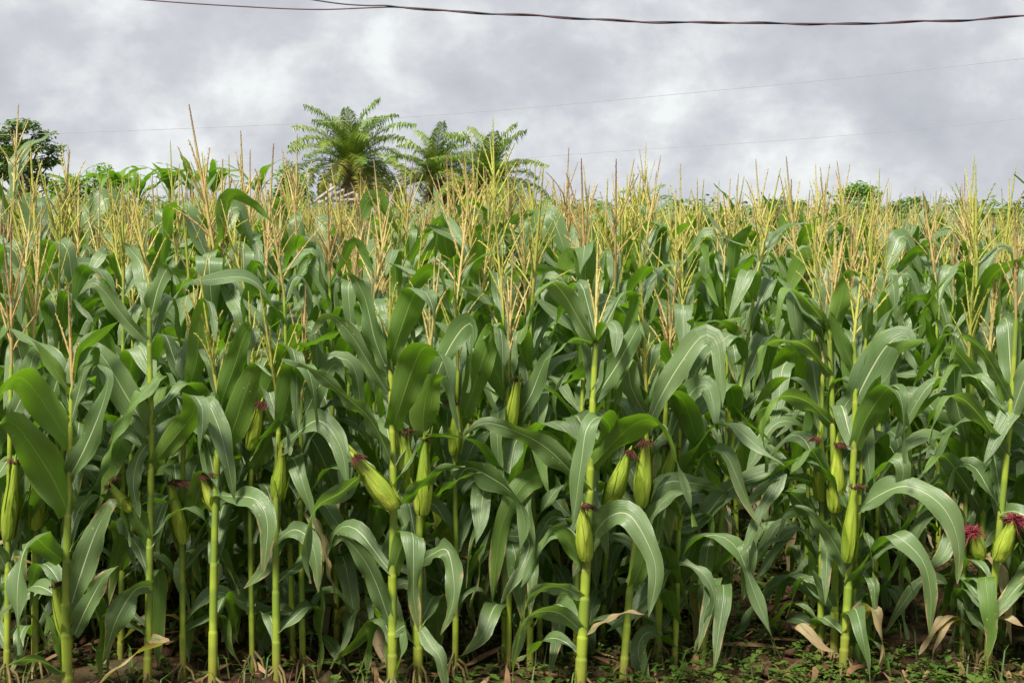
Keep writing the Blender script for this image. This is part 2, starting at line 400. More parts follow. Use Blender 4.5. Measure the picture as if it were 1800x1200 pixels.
def lib_leaf(kind, r, nseg, ncross, mb=None, a=0.0, m=0, xf=None):
    if kind == 'upper':
        L = r.uniform(0.36, 0.60); W = r.uniform(0.070, 0.112); th0 = rad(r.uniform(10, 32)); s0 = r.uniform(0.36, 0.66); bd = rad(r.uniform(115, 172)); w = r.uniform(0.12, 0.4)
        if r.random() < 0.22: bd = rad(r.uniform(15, 60)); W *= 0.85
        if r.random() < 0.4: w = r.uniform(0.10, 0.2)
    elif kind == 'mid':
        L = r.uniform(0.48, 0.74); W = r.uniform(0.068, 0.112); th0 = rad(r.uniform(22, 48)); s0 = r.uniform(0.28, 0.55); bd = rad(r.uniform(85, 140)); w = r.uniform(0.2, 0.6)
    else:
        L = r.uniform(0.36, 0.60); W = r.uniform(0.055, 0.090); th0 = rad(r.uniform(35, 65)); s0 = r.uniform(0.22, 0.45); bd = rad(r.uniform(80, 130)); w = r.uniform(0.2, 0.6)
    path = blade_path(L, th0, bd, s0, w, nseg, r.uniform(-.25, .25) if kind == 'upper' else r.uniform(-.6, .6), r.uniform(0, 6))
    side = np.array([0, -1.0, 0])
    own = mb is None
    if own: mb = MB()
    if xf is not None: path, side = xf(path, side)
    leaf_strip(mb, path, side, W, twist=r.gauss(0, 1.0), gutter=r.uniform(.15, .5), wave=r.uniform(.10, .26), waven=r.uniform(1.6, 3.0), ph=r.uniform(0, 9), ncross=ncross, base=r.uniform(.42, .6), a=a, m=m, ragged=0.25 if kind == 'lower' else 0.1, maxs=r.uniform(.25, .42))
    return mb

LIB = {k: [] for k in ('upper', 'mid', 'lower', 'dead')}
for kind, n, mt in (('upper', 26, 'leaf'), ('mid', 30, 'leaf'), ('lower', 14, 'worn'), ('dead', 8, 'dead')):
    for i in range(n):
        mt_ = 'worn' if (kind == 'mid' and i % 6 == 0) else mt
        LIB[kind].append(lib_leaf('lower' if kind == 'dead' else kind, R, 18, 4).mesh(kind + '_leaf', M[mt_]))

def stalk_profile(zs, nodes, r0, r1, H):
    """sawtooth of leaf sheaths over a taper; returns radius and collar ring mask"""
    rr = r0 + (r1 - r0) * (zs / H) ** 0.9; ring = np.zeros_like(zs); 
    nodes = sorted(nodes)
    for i, z in enumerate(nodes):
        prev = nodes[i - 1] if i else 0
        inside = (zs <= z) & (zs > prev)
        rr = np.where(inside, rr * (0.96 + 0.14 * (zs - prev) / max(z - prev, 1e-3)), rr)
        ring = np.maximum(ring, np.clip(1 - np.abs(zs - z) / 0.006, 0, 1) * (0.45 if i < 3 else 1.0))
    return rr, ring

def stalk_mesh(path_fn, H, nodes, r0, r1, sides=8):
    zs = set(np.linspace(0, H, 14))
    for z in nodes: zs |= {z - 0.008, z - 0.002, z + 0.003, z + 0.010}
    zs = np.array(sorted(z for z in zs if 0 <= z <= H))
    rr, ring = stalk_profile(zs, nodes, r0, r1, H)
    mb = MB(); tube(mb, path_fn(zs), rr, sides, ring); return mb

_mb = MB(); leaf_strip(_mb, blade_path(.52, rad(12), rad(14), .5, .8, 18), np.array([-.7, -.7, 0]), .07, .3, .6, .05, 2, 1, 4, base=.55)
LIB['spear'] = [_mb.mesh('spear_leaf', M['leaf'])]
STALKS = []
for i in range(12):
    H = R.uniform(1.44, 1.60); nn = R.choice((12, 13, 13, 14))
    nodes = [0.10 + (H - 0.12) * (j / (nn - 1)) ** 0.92 + R.uniform(-.02, .02) for j in range(nn)]
    nodes[-1] = H - 0.03
    ax, ay, p1 = R.uniform(-.02, .02), R.uniform(-.02, .02), R.uniform(0, 6)
    fn = (lambda zs, ax=ax, ay=ay, p1=p1: np.stack([ax * np.sin(zs * 2.3 + p1) - ax * math.sin(p1), ay * np.sin(zs * 2 + p1) - ay * math.sin(p1), zs], 1))
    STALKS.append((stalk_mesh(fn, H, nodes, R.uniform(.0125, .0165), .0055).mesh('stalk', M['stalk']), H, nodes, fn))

def make_tassel(mb, r, L, nb, det, base=np.zeros(3), a=0.0, m=0, spread=1.0):
    base = np.asarray(base, float)
    def branch(p0, d0, ln, rr, up):
        n = 7 if det else 4
        s = np.linspace(0, 1, n)[:, None]
        d0 = np.asarray(d0, float)
        pts = p0 + d0 * ln * s + np.array([0, 0, up]) * ln * (s ** 2)
        rads = rr * (1.0 - 0.75 * np.linspace(0, 1, n) ** 1.5); rads[0] *= 0.6
        k0 = mb.n; tube(mb, pts, rads, 4 if det else 3, a, m)
        mb.uv[-1][:, 1] = np.clip((mb.v[-1][:, 2] - base[2]) / L, 0, 1)
        if det:                                   # spikelets in pairs along the branch
            ns = int(ln / 0.013); vs = []; fs = []
            for q in range(ns):
                t = 0.12 + 0.86 * q / ns
                c = p0 + d0 * ln * t + np.array([0, 0, up]) * ln * t * t
                ang = q * 2.4 + r.random(); e = np.array([math.cos(ang), math.sin(ang), 0.0])
                ax = norm(d0 + np.array([0, 0, 2 * up * t])); sl = 0.0105 * (1.1 - 0.5 * t); w = 0.0032
                e = e - ax * np.dot(e, ax); e = norm(e); b = np.cross(ax, e)
                tip = c + ax * sl * 1.25 + e * sl * 0.55
                mid1 = c + ax * sl * 0.5 + e * sl * 0.35
                i = len(vs); vs += [c, mid1 + b * w, tip, mid1 - b * w + e * 0.001]
                fs.append((i, i + 1, i + 2, i + 3))
            vs = np.array(vs); uv = np.zeros((len(vs), 2)); uv[:, 1] = np.clip((vs[:, 2] - base[2]) / L, 0, 1)
            mb.add(vs, fs, uv, a, m)
    lean = np.array([r.gauss(0, .07), r.gauss(0, .07), 1.0])
    branch(base, lean, L, 0.0074 if det else 0.0085, 0)
    for i in range(nb):
        t = 0.10 + 0.36 * (i / max(nb - 1, 1)); az = i * 2.4 + r.uniform(-.5, .5); sp = rad(r.uniform(9, 36)) * spread * (1.25 - t)
        d = np.array([math.sin(sp) * math.cos(az), math.sin(sp) * math.sin(az), math.cos(sp)])
        branch(base + lean * L * t, d, L * r.uniform(.34, .66) * (1.1 - t * .5), 0.0042 if det else 0.0048, r.uniform(-.38, .06))

TASSELS = []
for i in range(14):
    mb = MB(); L = R.uniform(.38, .54); make_tassel(mb, R, L, R.randint(6, 11), True)
    TASSELS.append(mb.mesh('tassel', M['tassel']))

def ear_mesh(L, W, r):
    mb = MB(); n = 14; s = np.linspace(0, 1, n)
    sides = 12; ang = np.linspace(0, 2 * np.pi, sides, endpoint=False)
    prof = W / 2 * (0.45 + 0.30 * sstep(0, 0.07, s) + 0.25 * sstep(0.05, 0.34, s)) * (1 - np.clip((s - 0.28) / 0.72, 0, 1) ** 1.5) + 0.002
    ridge = 1 + 0.02 * np.cos(ang * 5 + r.random())[None] * np.ones((n, 1)) + 0.03 * np.sin(ang * 3 + s[:, None] * 3)
    x = prof[:, None] * np.cos(ang) * ridge; y = prof[:, None] * np.sin(ang) * ridge
    z = np.repeat((s * L)[:, None], sides, 1)
    uv = np.zeros((n, sides, 2)); uv[..., 0] = ang / 6.28; uv[..., 1] = s[:, None]
    mb.add(np.stack([x, y, z], -1).reshape(-1, 3), grid_faces(n, sides, True), uv.reshape(-1, 2))
    for q in range(8):                                       # overlapping husk leaves, the last ones short outer ones with loose tips
        a0 = q * 1.9 + r.random(); e = np.array([math.cos(a0), math.sin(a0), 0]); t = np.array([-e[1], e[0], 0])
        end = r.uniform(0.6, 1.08) if q < 5 else r.uniform(.30, .55); outer = 0.0 if q < 5 else .0035; k = 9; ss = np.linspace(0.02, end, k)
        pr = np.interp(ss, s, prof) * 1.05 + 0.0025 + outer + np.clip(ss - .72, 0, 1) * r.uniform(0, .09) + (np.clip(ss - end * .6, 0, 1) * r.uniform(.02, .12) if outer else 0)
        wid = W * 0.40 * sstep(-.1, .2, ss) * (1 - (ss / end) ** 2.2) + 0.001; xx = np.linspace(-1, 1, 5)
        aa = xx[None] * (wid / np.maximum(pr, 0.006))[:, None]; aa = np.clip(aa, -1.4, 1.4)
        v = (e[None, None] * np.cos(aa)[..., None] + t[None, None] * np.sin(aa)[..., None]) * pr[:, None, None]
        v[..., 2] += (ss * L)[:, None]
        uv = np.zeros((k, 5, 2)); uv[..., 0] = (xx + 1) / 2; uv[..., 1] = ss[:, None]
        mb.add(v.reshape(-1, 3), grid_faces(k, 5), uv.reshape(-1, 2), r.random())
    return mb
def silk_mesh(r, size, n=34, ball=False, thick=.62):
    """tuft: strands leave the tip together, fan a little and fall over to one side"""
    mb = MB(); fz = r.uniform(0, 6.28); sg_ = .85 if ball else .30; fall = .25 * np.array([math.cos(fz), math.sin(fz), -.9]) if ball else np.array([math.cos(fz), math.sin(fz), -.9]) * r.uniform(.6, 1.2)
    for i in range(n):
        az = r.uniform(0, 6.28); sp = abs(r.gauss(0, sg_)); d = np.array([math.sin(sp) * math.cos(az), math.sin(sp) * math.sin(az), math.cos(sp)])
        s = np.linspace(0, 1, 6)[:, None]; ln = size * r.uniform(.4, 1.0)
        k = np.array([r.gauss(0, .12), r.gauss(0, .12), r.gauss(0, .08)])
        pts = d * ln * s + (fall + np.array([math.cos(az), math.sin(az), -.6]) * .28 + k) * ln * s ** 2 + k * ln * .5 * np.sin(s * 5) + np.array([r.uniform(-1, 1), r.uniform(-1, 1), -1.2]) * .007
        tube(mb, pts, np.array([0.0034, 0.0034, 0.003, 0.0026, 0.002, 0.0012]) * thick, 3, r.random())
    return mb
EARS = [ear_mesh(R.uniform(.21, .28), R.uniform(.050, .062), R).mesh('ear', M['husk']) for _ in range(6)]
EARL = [max(v.co.z for v in e.vertices) * 0.88 for e in EARS]
SILKS = [silk_mesh(R, R.uniform(.035, .05), 60).mesh('silk', M['silk']) for _ in range(5)]

def add_ear(root, base, az, tilt, scale, r, silk=None):
    i = r.randrange(len(EARS))
    o = link('ear', EARS[i], root, base, (0, tilt, az), (scale,) * 3)
    link('silk', silk or r.choice(SILKS), o, (0, 0, EARL[i]), (r.uniform(-.5, .5), r.uniform(-.5, .5), r.uniform(0, 6)))
    return o

def lib_plant(loc, r, scale, label, group, ears=True, short_tassel=False):
    root = empty('maize_plant', loc, label, 'maize plant', group, (r.gauss(0, .035), r.gauss(0, .035), r.uniform(0, 6.28)), scale)
    me, H, nodes, fn = r.choice(STALKS)
    link('stalk', me, root)
    az = r.uniform(0, 6.28); n = len(nodes)
    for j, z in enumerate(nodes):
        if j == 0 and r.random() < .3: continue
        f = j / (n - 1)
        kind = 'upper' if f > 0.66 else ('mid' if f > 0.34 else 'lower')
        if f < 0.2 and r.random() < .22: kind = 'dead'
        p = fn(np.array([z]))[0]
        s = r.uniform(.88, 1.1) * (0.85 if j == n - 1 else 1.0)
        link('leaf', r.choice(LIB[kind]), root, p, (0, 0, az + j * math.pi + r.gauss(0, .6)), (s, s * r.choice((1, -1)) if False else s, s))
    if loc[1] < 7.6:
        for q in range(5 if loc[1] < 6.4 else 3):
            z = r.uniform(.10, .66)
            link('leaf', r.choice(LIB[r.choice(('lower', 'lower', 'lower', 'mid', 'mid', 'mid', 'mid', 'lower'))]), root, fn(np.array([z]))[0], (0, 0, r.uniform(0, 6.28)), (r.uniform(.75, 1.05),) * 3)
    tl = r.uniform(.85, 1.2)
    link('tassel', r.choice(TASSELS), root, fn(np.array([H]))[0] - np.array([0, 0, .005]), (r.gauss(0, .06), r.gauss(0, .06), r.uniform(0, 6)), (tl,) * 3)
    if ears and r.random() < .5:
        j = r.choice((3, 4, 4, 5)); e = add_ear(root, fn(np.array([nodes[j]]))[0] , az + j * math.pi, rad(r.uniform(10, 26)), r.uniform(.8, 1.05), r)
        e.location += Vector((0.012 * math.cos(az + j * math.pi), 0.012 * math.sin(az + j * math.pi), 0))
    return root

# ---------------------------------------------------------------- front plants, leaf by leaf
FRONT = 'maize plants along the front edge of the field'
def hero(d, stalk, wpx, label, leaves=(), tassel=None, ears=(), extra_nodes=()):
    """stalk: photo positions from the ground up; leaves: (points (px,py,ddepth), width_px, roll_deg, twist_deg, kind)"""
    pts = [np.array(P(x, y, d)) for x, y in stalk]
    lo = pts[0]; dirv = pts[0] - pts[1]
    if lo[2] > 0.0: pts[0] = lo + dirv / abs(dirv[2]) * lo[2]; pts[0][1] = d
    else: pts[0] = lo - (pts[0] - pts[1]) * (lo[2] / (pts[0] - pts[1])[2])
    root0 = pts[0].copy(); root0[2] = 0
    pxm = FPX / d
    root = empty('maize_plant', root0, label, 'maize plant', FRONT)
    loc = [p - root0 for p in pts]
    path = crom(loc, 60); H = path[-1][2]
    def fn(zs): return np.stack([np.interp(zs, path[:, 2], path[:, 0]), np.interp(zs, path[:, 2], path[:, 1]), zs], 1)
    nodes = sorted(set([round(float(np.clip(np.array(P(l[0][0][0], l[0][0][1], d))[2], .05, H - .01)), 3) for l in leaves if l[0][0][2] == 0] + [float(np.array(P(900, y, d))[2]) for y in extra_nodes]))
    nn = []
    for z in nodes:
        if not nn or z - nn[-1] > 0.05: nn.append(z)
    z0 = nn[0] if nn else .4
    nn = [z0 * f for f in (.3, .65) if z0 * f > .08] + nn
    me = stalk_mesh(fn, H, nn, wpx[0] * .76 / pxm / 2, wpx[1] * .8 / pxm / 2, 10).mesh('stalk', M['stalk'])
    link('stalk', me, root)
    rb = MB()
    for q in range(7):
        a_ = q * .9 + R.random(); zz_ = R.uniform(.03, .10); e_ = np.array([math.cos(a_), math.sin(a_), 0]); b_ = fn(np.array([zz_]))[0]
        tube(rb, [b_, b_ + e_ * .035 - np.array([0, 0, zz_ * .4]), b_ + e_ * .055 - np.array([0, 0, zz_ + .03])], [.006, .005, .003], 5)
    link('brace_roots', rb.mesh('brace_roots', M['root']), root)
    for l in leaves:
        p3, w, roll, twist, kind = l
        pp = crom([np.array(P(x, y, d + dz)) - root0 for x, y, dz in p3], 26)
        t0 = norm(pp[2] - pp[0]); V = norm(np.array([0, 0, CAMH]) - root0 - pp[0])
        s0 = norm(np.cross(t0, V))                       # broadside, upper face to the camera
        nrm = np.cross(s0, t0)
        if np.dot(nrm, V) < 0: s0 = -s0; nrm = -nrm
        c, s = math.cos(rad(roll)), math.sin(rad(roll)); s0 = s0 * c + nrm * s
        tw = [rad(q) for q in twist] if isinstance(twist, (list, tuple)) else rad(twist)
        mb = MB(); leaf_strip(mb, pp, s0, w * .92 / pxm, tw, R.uniform(.15, .35), R.uniform(.16, .30), R.uniform(1.8, 3.0), R.uniform(0, 9), 8, base=.55, ragged=.22 if kind != 'leaf' else .12, maxs=R.uniform(.28, .4))
        link('leaf', mb.mesh('leaf', M[kind]), root)
    for z in [z for z in nn if z > .12]:                     # blades on the far side of the stalk
        for q in range(2):
            if R.random() < .75:
                kd = 'lower' if z < .4 else ('mid' if z < .95 else 'upper')
                link('leaf', R.choice(LIB[kd]), root, fn(np.array([z + q * .03]))[0], (0, 0, R.uniform(.25, 2.9)), (R.uniform(.75, 1.0),) * 3)
    if tassel:
        L, nb, sp = tassel
        mb = MB(); make_tassel(mb, R, L, nb, True, spread=sp); link('tassel', mb.mesh('tassel', M['tassel']), root, path[-1] - np.array([0, 0, .01]))
    for (bx, by, tx, ty, w, dz, silk) in ears:
        b = np.array(P(bx, by, d + dz)) - root0; t = np.array(P(tx, ty, d + dz - 0.03)) - root0
        ax = Vector(t - b); L = ax.length
        me = ear_mesh(L / .98, w / pxm * .78, R).mesh('ear', M['husk'])
        e = link('ear', me, root, b, ax.to_track_quat('Z', 'Y').to_euler())
        sz = R.uniform(.042, .06) if silk != 'redsilk' else .055
        link('silk', silk_mesh(R, sz, 260 if silk == 'redsilk' else 80, silk == 'redsilk').mesh('silk', M[silk]), e, (0, 0, L * .93))
    return root

L_, W_, D_ = 'leaf', 'worn', 'dead'
hero(4.75, [(120, 1230), (116, 1090), (118, 950), (121, 850), (124, 740), (127, 680)], (27, 10),
     'short maize plant at front left, sparse three-pronged straw tassel and broad dark leaves',
     [([(124, 690, 0), (98, 650, -.02), (72, 612, -.04), (56, 599, -.06)], 27, 150, 0, L_),
      ([(127, 785, 0), (88, 725, -.05), (52, 676, -.12), (28, 664, -.2), (0, 695, -.26), (-25, 760, -.28)], 62, 165, 0, L_),
      ([(122, 905, 0), (95, 845, -.06), (52, 778, -.14), (20, 742, -.22), (-12, 748, -.3)], 76, 170, 0, L_),
      ([(121, 842, 0), (150, 785, -.03), (180, 712, -.06), (190, 660, -.06), (172, 640, -.03)], 44, 20, 20, L_),
      ([(124, 745, 0), (138, 690, -.02), (152, 640, -.04), (166, 630, -.05), (140, 650, -.08)], 26, 40, 0, L_),
      ([(110, 985, 0), (85, 965, -.05), (60, 945, -.13), (40, 975, -.2), (30, 1050, -.24), (36, 1150, -.25)], 58, 190, 20, L_),
      ([(126, 1060, 0), (143, 1005, -.02), (168, 935, -.05), (197, 884, -.06), (215, 890, -.02)], 52, 10, 10, W_),
      ([(131, 1115, 0), (155, 1062, -.03), (184, 1012, -.05), (208, 994, -.04)], 40, 15, 15, W_),
      ([(120, 1188, 0), (75, 1162, -.05), (35, 1160, -.1), (-5, 1178, -.14)], 26, 70, -40, W_),
      ([(113, 1180, .02), (95, 1110, -.01), (72, 1060, -.02)], 16, 150, 0, L_)],
     (.36, 3, .8), [(118, 1130, 92, 1020, 26, .02, 'silk')])
hero(4.9, [(258, 1230), (262, 1050), (264, 900), (266, 760), (263, 620), (263, 500)], (20, 10),
     'slim maize plant at front left, open golden tassel, long pale leaf rising left',
     [([(264, 605, 0), (220, 560, -.03), (180, 508, -.05), (160, 497, -.04), (138, 520, -.02)], 32, 25, 0, L_),
      ([(265, 762, 0), (225, 700, -.03), (190, 640, -.05), (166, 612, -.04), (150, 625, -.01)], 60, 8, 10, L_),
      ([(266, 705, 0), (284, 657, -.02), (243, 700, -.06), (205, 760, -.09), (178, 832, -.11), (137, 902, -.12)], 32, 60, -50, L_),
      ([(265, 775, .01), (245, 800, -.03), (234, 850, -.05), (246, 910, -.05)], 30, 20, 0, L_),
      ([(264, 825, 0), (300, 778, -.05), (340, 726, -.1), (338, 694, -.16), (356, 720, -.2), (352, 792, -.22)], 46, 165, 0, L_),
      ([(264, 560, 0), (280, 500, -.03), (298, 470, -.05), (312, 500, -.09)], 36, 30, 0, L_),
      ([(268, 1030, 0), (238, 1036, -.05), (205, 1088, -.09), (180, 1165, -.11)], 48, 10, 10, W_),
      ([(262, 1120, 0), (285, 1132, -.06), (232, 1152, -.11), (172, 1205, -.13)], 34, 20, 40, D_),
      ([(262, 960, 0), (238, 905, -.04), (215, 882, -.05), (230, 960, -.08)], 34, 200, 0, L_)],
     (.34, 7, 1.1), [(230, 898, 190, 848, 26, -.03, 'silk')])
hero(5.05, [(322, 1170), (320, 950), (322, 800), (328, 640)], (16, 8),
     'maize plant with upright green cob, just right of the slim open-tasselled one',
     [([(322, 925, 0), (345, 880, -.05), (362, 830, -.1), (385, 870, -.15)], 48, 170, 0, L_),
      ([(325, 700, 0), (345, 640, -.04), (352, 560, -.06), (368, 530, -.1), (380, 600, -.16)], 40, 165, 0, L_),
      ([(324, 780, 0), (296, 715, -.03), (285, 680, -.05), (268, 740, -.1)], 40, 30, 0, L_)],
     (.40, 8, .7), [(322, 955, 297, 838, 30, -.02, 'silk')])
hero(4.95, [(374, 1190), (376, 1000), (380, 850), (384, 700)], (23, 11),
     'thick-stalked maize plant in the left third with two long pale leaves hanging side by side',
     [([(382, 760, 0), (350, 740, -.03), (362, 706, -.08), (385, 752, -.12), (400, 812, -.14), (413, 880, -.14)], 42, 150, 0, L_),
      ([(383, 800, 0), (408, 760, -.05), (428, 700, -.1), (452, 640, -.14), (478, 660, -.2)], 52, 165, 0, L_),
      ([(378, 870, 0), (410, 872, -.08), (450, 878, -.14), (470, 920, -.18), (462, 1010, -.2)], 44, 60, -50, W_),
      ([(384, 720, 0), (410, 650, -.04), (430, 590, -.06), (444, 575, -.08), (438, 640, -.14)], 44, 165, 10, L_)],
     (.44, 9, .7), [(379, 900, 352, 830, 26, .03, 'silk')])
hero(5.1, [(443, 1150), (441, 1000), (440, 880), (448, 700)], (14, 8),
     'maize plant with bright upright cob, right of the two side by side hanging leaves',
     [([(441, 830, 0), (470, 780, -.05), (500, 745, -.1), (510, 800, -.16)], 44, 160, 0, L_),
      ([(446, 740, 0), (480, 660, -.05), (505, 610, -.1), (520, 640, -.16), (522, 760, -.2)], 46, 165, 0, L_),
      ([(446, 690, 0), (420, 640, -.03), (405, 600, -.05), (385, 660, -.1)], 36, 30, 0, L_)],
     (.40, 7, .8), [(440, 790, 462, 700, 30, -.04, 'silk')])
hero(5.0, [(486, 1165), (485, 1000), (486, 850), (492, 720)], (21, 10),
     'stout maize plant with a bare straight stalk left of the big slanting cob',
     [([(488, 800, 0), (530, 755, -.05), (565, 740, -.1), (600, 790, -.15), (612, 870, -.18)], 44, 60, -40, L_),
      ([(490, 760, 0), (508, 690, -.05), (520, 640, -.1), (545, 660, -.15), (560, 760, -.18)], 50, 165, 0, L_),
      ([(486, 950, 0), (520, 930, -.05), (550, 960, -.1), (560, 1040, -.12)], 36, 30, 20, W_)],
     (.44, 8, .8), [(488, 880, 497, 780, 30, .02, 'silk')])
hero(5.12, [(532, 1140), (530, 1000), (528, 860), (530, 700)], (15, 8),
     'lean maize plant with a withered leaf left of the big slanting cob',
     [([(530, 900, 0), (560, 930, -.05), (575, 990, -.08), (592, 1060, -.1)], 22, 40, 50, D_),
      ([(530, 820, 0), (500, 770, -.05), (470, 760, -.08), (440, 810, -.12)], 40, 40, 30, L_),
      ([(530, 740, 0), (560, 680, -.05), (590, 640, -.08), (610, 680, -.12)], 42, 40, -20, L_)], (.42, 8, .8))
hero(4.9, [(690, 1200), (690, 1000), (692, 890), (689, 750), (686, 625)], (24, 11),
     'maize plant with a big cob slanting out left, dark red silk at its tip',
     [([(690, 757, 0), (708, 700, -.06), (732, 632, -.12), (748, 610, -.17), (775, 625, -.22), (795, 690, -.25), (806, 760, -.26)], 64, 172, 0, L_),
      ([(684, 642, 0), (703, 585, -.04), (726, 522, -.08), (742, 510, -.13), (760, 540, -.17), (766, 612, -.2)], 52, 172, 0, L_),
      ([(683, 692, 0), (650, 640, -.03), (612, 582, -.05), (575, 555, -.05), (545, 590, -.03)], 34, 30, 10, L_),
      ([(691, 818, 0), (655, 742, -.05), (600, 690, -.1), (548, 650, -.13), (495, 632, -.14)], 36, 55, -35, L_),
      ([(690, 1010, 0), (708, 955, -.05), (724, 936, -.12), (727, 985, -.17), (727, 1045, -.19), (736, 1110, -.19)], 46, 175, 0, W_),
      ([(690, 870, 0), (640, 838, -.06), (598, 866, -.1), (556, 892, -.13), (537, 950, -.15), (548, 1025, -.15)], 46, 30, 0, L_),
      ([(686, 1095, 0), (660, 1022, -.04), (634, 975, -.07), (602, 944, -.08), (585, 960, -.06)], 40, 15, 10, L_),
      ([(692, 1112, 0), (714, 1100, -.06), (705, 1150, -.1), (682, 1225, -.12)], 42, 30, 0, W_),
      ([(694, 897, 0), (732, 860, -.05), (775, 826, -.09), (818, 818, -.11)], 32, 120, 30, L_),
      ([(686, 660, 0), (660, 600, -.03), (640, 520, -.05), (612, 480, -.06), (590, 500, -.08)], 36, 25, 0, L_)],
     (.32, 6, .8), [(696, 893, 616, 795, 46, -.05, 'silk')])
hero(5.0, [(735, 1210), (735, 1000), (739, 890), (747, 760), (752, 640)], (24, 11),
     'maize plant close beside the big slanting cob, its upright cob pressed to the stalk',
     [([(738, 905, 0), (778, 862, -.05), (815, 838, -.09), (845, 830, -.1)], 22, 120, 0, L_),
      ([(736, 990, 0), (762, 972, -.05), (786, 966, -.1), (797, 1012, -.14), (796, 1060, -.15), (776, 1115, -.15)], 40, 40, 0, W_),
      ([(747, 775, 0), (745, 725, -.04), (760, 672, -.08), (790, 660, -.12)], 56, 170, 0, L_),
      ([(750, 700, 0), (785, 620, -.03), (815, 575, -.05), (832, 580, -.09), (822, 690, -.16)], 50, 30, 0, L_),
      ([(736, 1100, 0), (755, 1130, -.05), (775, 1160, -.08), (785, 1220, -.09)], 30, 20, 0, W_)],
     (.4, 7, .8), [(716, 860, 706, 752, 42, -.03, 'silk'), (742, 905, 746, 760, 34, -.05, 'silk')])
hero(5.1, [(800, 1165), (802, 980), (800, 850), (805, 650)], (15, 8),
     'maize plant at front centre with long pale leaf curving down to the right',
     [([(801, 850, 0), (822, 822, -.05), (862, 838, -.15), (905, 872, -.24), (922, 925, -.28), (906, 1000, -.3)], 56, 20, 0, L_),
      ([(803, 760, 0), (830, 690, -.05), (860, 600, -.08), (880, 580, -.12), (885, 680, -.18)], 46, 170, 0, L_),
      ([(802, 720, 0), (770, 660, -.03), (760, 600, -.05), (738, 640, -.1)], 40, 30, 0, L_)], (.42, 9, .8),
     [(800, 800, 803, 700, 28, -.03, 'silk')])
hero(5.15, [(893, 1160), (895, 1000), (890, 860), (893, 640)], (15, 8),
     'maize plant at front centre with two limp yellow-tipped leaves hanging together',
     [([(892, 860, 0), (960, 836, -.08), (922, 850, -.16), (885, 915, -.2), (872, 990, -.21), (865, 1070, -.21)], 44, 30, 10, W_),
      ([(891, 940, 0), (930, 950, -.05), (915, 1000, -.12), (880, 1060, -.14)], 36, 20, 10, W_),
      ([(893, 760, 0), (930, 700, -.03), (955, 640, -.06), (980, 600, -.08)], 40, 20, 0, L_),
      ([(893, 700, 0), (868, 640, -.05), (870, 570, -.08), (850, 600, -.15)], 44, 165, 0, L_)], (.42, 8, .8),
     [(893, 770, 912, 660, 28, -.03, 'silk')])
hero(4.85, [(1018, 1240), (1028, 1040), (1035, 900), (1040, 760), (1047, 600)], (28, 12),
     'tall leaning maize plant right of centre, creased top leaf raised to the left',
     [([(1046, 607, 0), (1020, 565, -.03), (990, 515, -.06), (966, 496, -.08), (944, 522, -.11), (912, 604, -.14)], 40, 20, 20, L_),
      ([(1046, 604, 0), (1010, 596, -.05), (975, 620, -.09), (948, 646, -.1)], 24, 50, 20, L_),
      ([(1047, 602, 0), (1068, 568, -.05), (1084, 580, -.1), (1080, 630, -.14)], 34, 120, 0, L_),
      ([(1044, 702, 0), (1084, 642, -.02), (1110, 596, -.04), (1128, 568, -.04), (1135, 600, -.1)], 42, 12, 0, L_),
      ([(1038, 800, 0), (1072, 758, -.05), (1056, 732, -.13), (1032, 752, -.18), (1022, 810, -.2), (1005, 935, -.2)], 46, 150, 30, L_),
      ([(1038, 822, 0), (1085, 772, -.06), (1124, 741, -.13), (1156, 744, -.2), (1186, 800, -.25), (1206, 862, -.27), (1221, 925, -.28)], 56, 160, 0, L_),
      ([(1034, 862, 0), (965, 790, -.05), (900, 755, -.08), (850, 744, -.09), (812, 768, -.08)], 46, 40, -30, L_),
      ([(1033, 955, 0), (1068, 910, -.06), (1106, 904, -.12), (1142, 962, -.17), (1153, 1012, -.19), (1140, 1085, -.19)], 48, 40, 0, L_),
      ([(1026, 1110, 0), (978, 1075, -.06), (930, 1084, -.1), (906, 1148, -.13), (898, 1220, -.13)], 44, 30, 0, W_),
      ([(1028, 1050, 0), (975, 1030, -.06), (930, 1050, -.1), (914, 1115, -.12)], 32, 30, 10, W_),
      ([(1026, 1118, .0), (1062, 1092, -.04), (1105, 1075, -.07), (1145, 1082, -.08)], 20, 60, 30, D_),
      ([(1030, 1000, 0), (1000, 950, -.04), (975, 930, -.06), (955, 960, -.1)], 34, 170, 0, L_)],
     (.36, 4, .6), [(1030, 985, 1022, 880, 36, -.03, 'silk')])
hero(5.0, [(1095, 1200), (1106, 1050), (1118, 950), (1130, 840), (1137, 700)], (20, 10),
     'slanting maize plant with two bright cobs side by side, right of centre',
     [([(1118, 950, 0), (1150, 900, -.04), (1180, 870, -.07), (1210, 865, -.09)], 34, 60, -30, L_),
      ([(1108, 1040, 0), (1125, 1000, -.03), (1140, 960, -.05), (1150, 1020, -.08)], 34, 160, 0, W_),
      ([(1134, 760, 0), (1160, 700, -.04), (1195, 640, -.07), (1235, 590, -.08), (1262, 610, -.12), (1270, 720, -.18)], 46, 20, 0, L_),
      ([(1135, 730, 0), (1110, 680, -.04), (1100, 630, -.06), (1080, 700, -.12)], 40, 30, 0, L_)],
     (.42, 8, .8), [(1068, 895, 1110, 785, 38, -.02, 'silk'), (1128, 890, 1136, 765, 38, -.05, 'silk')])
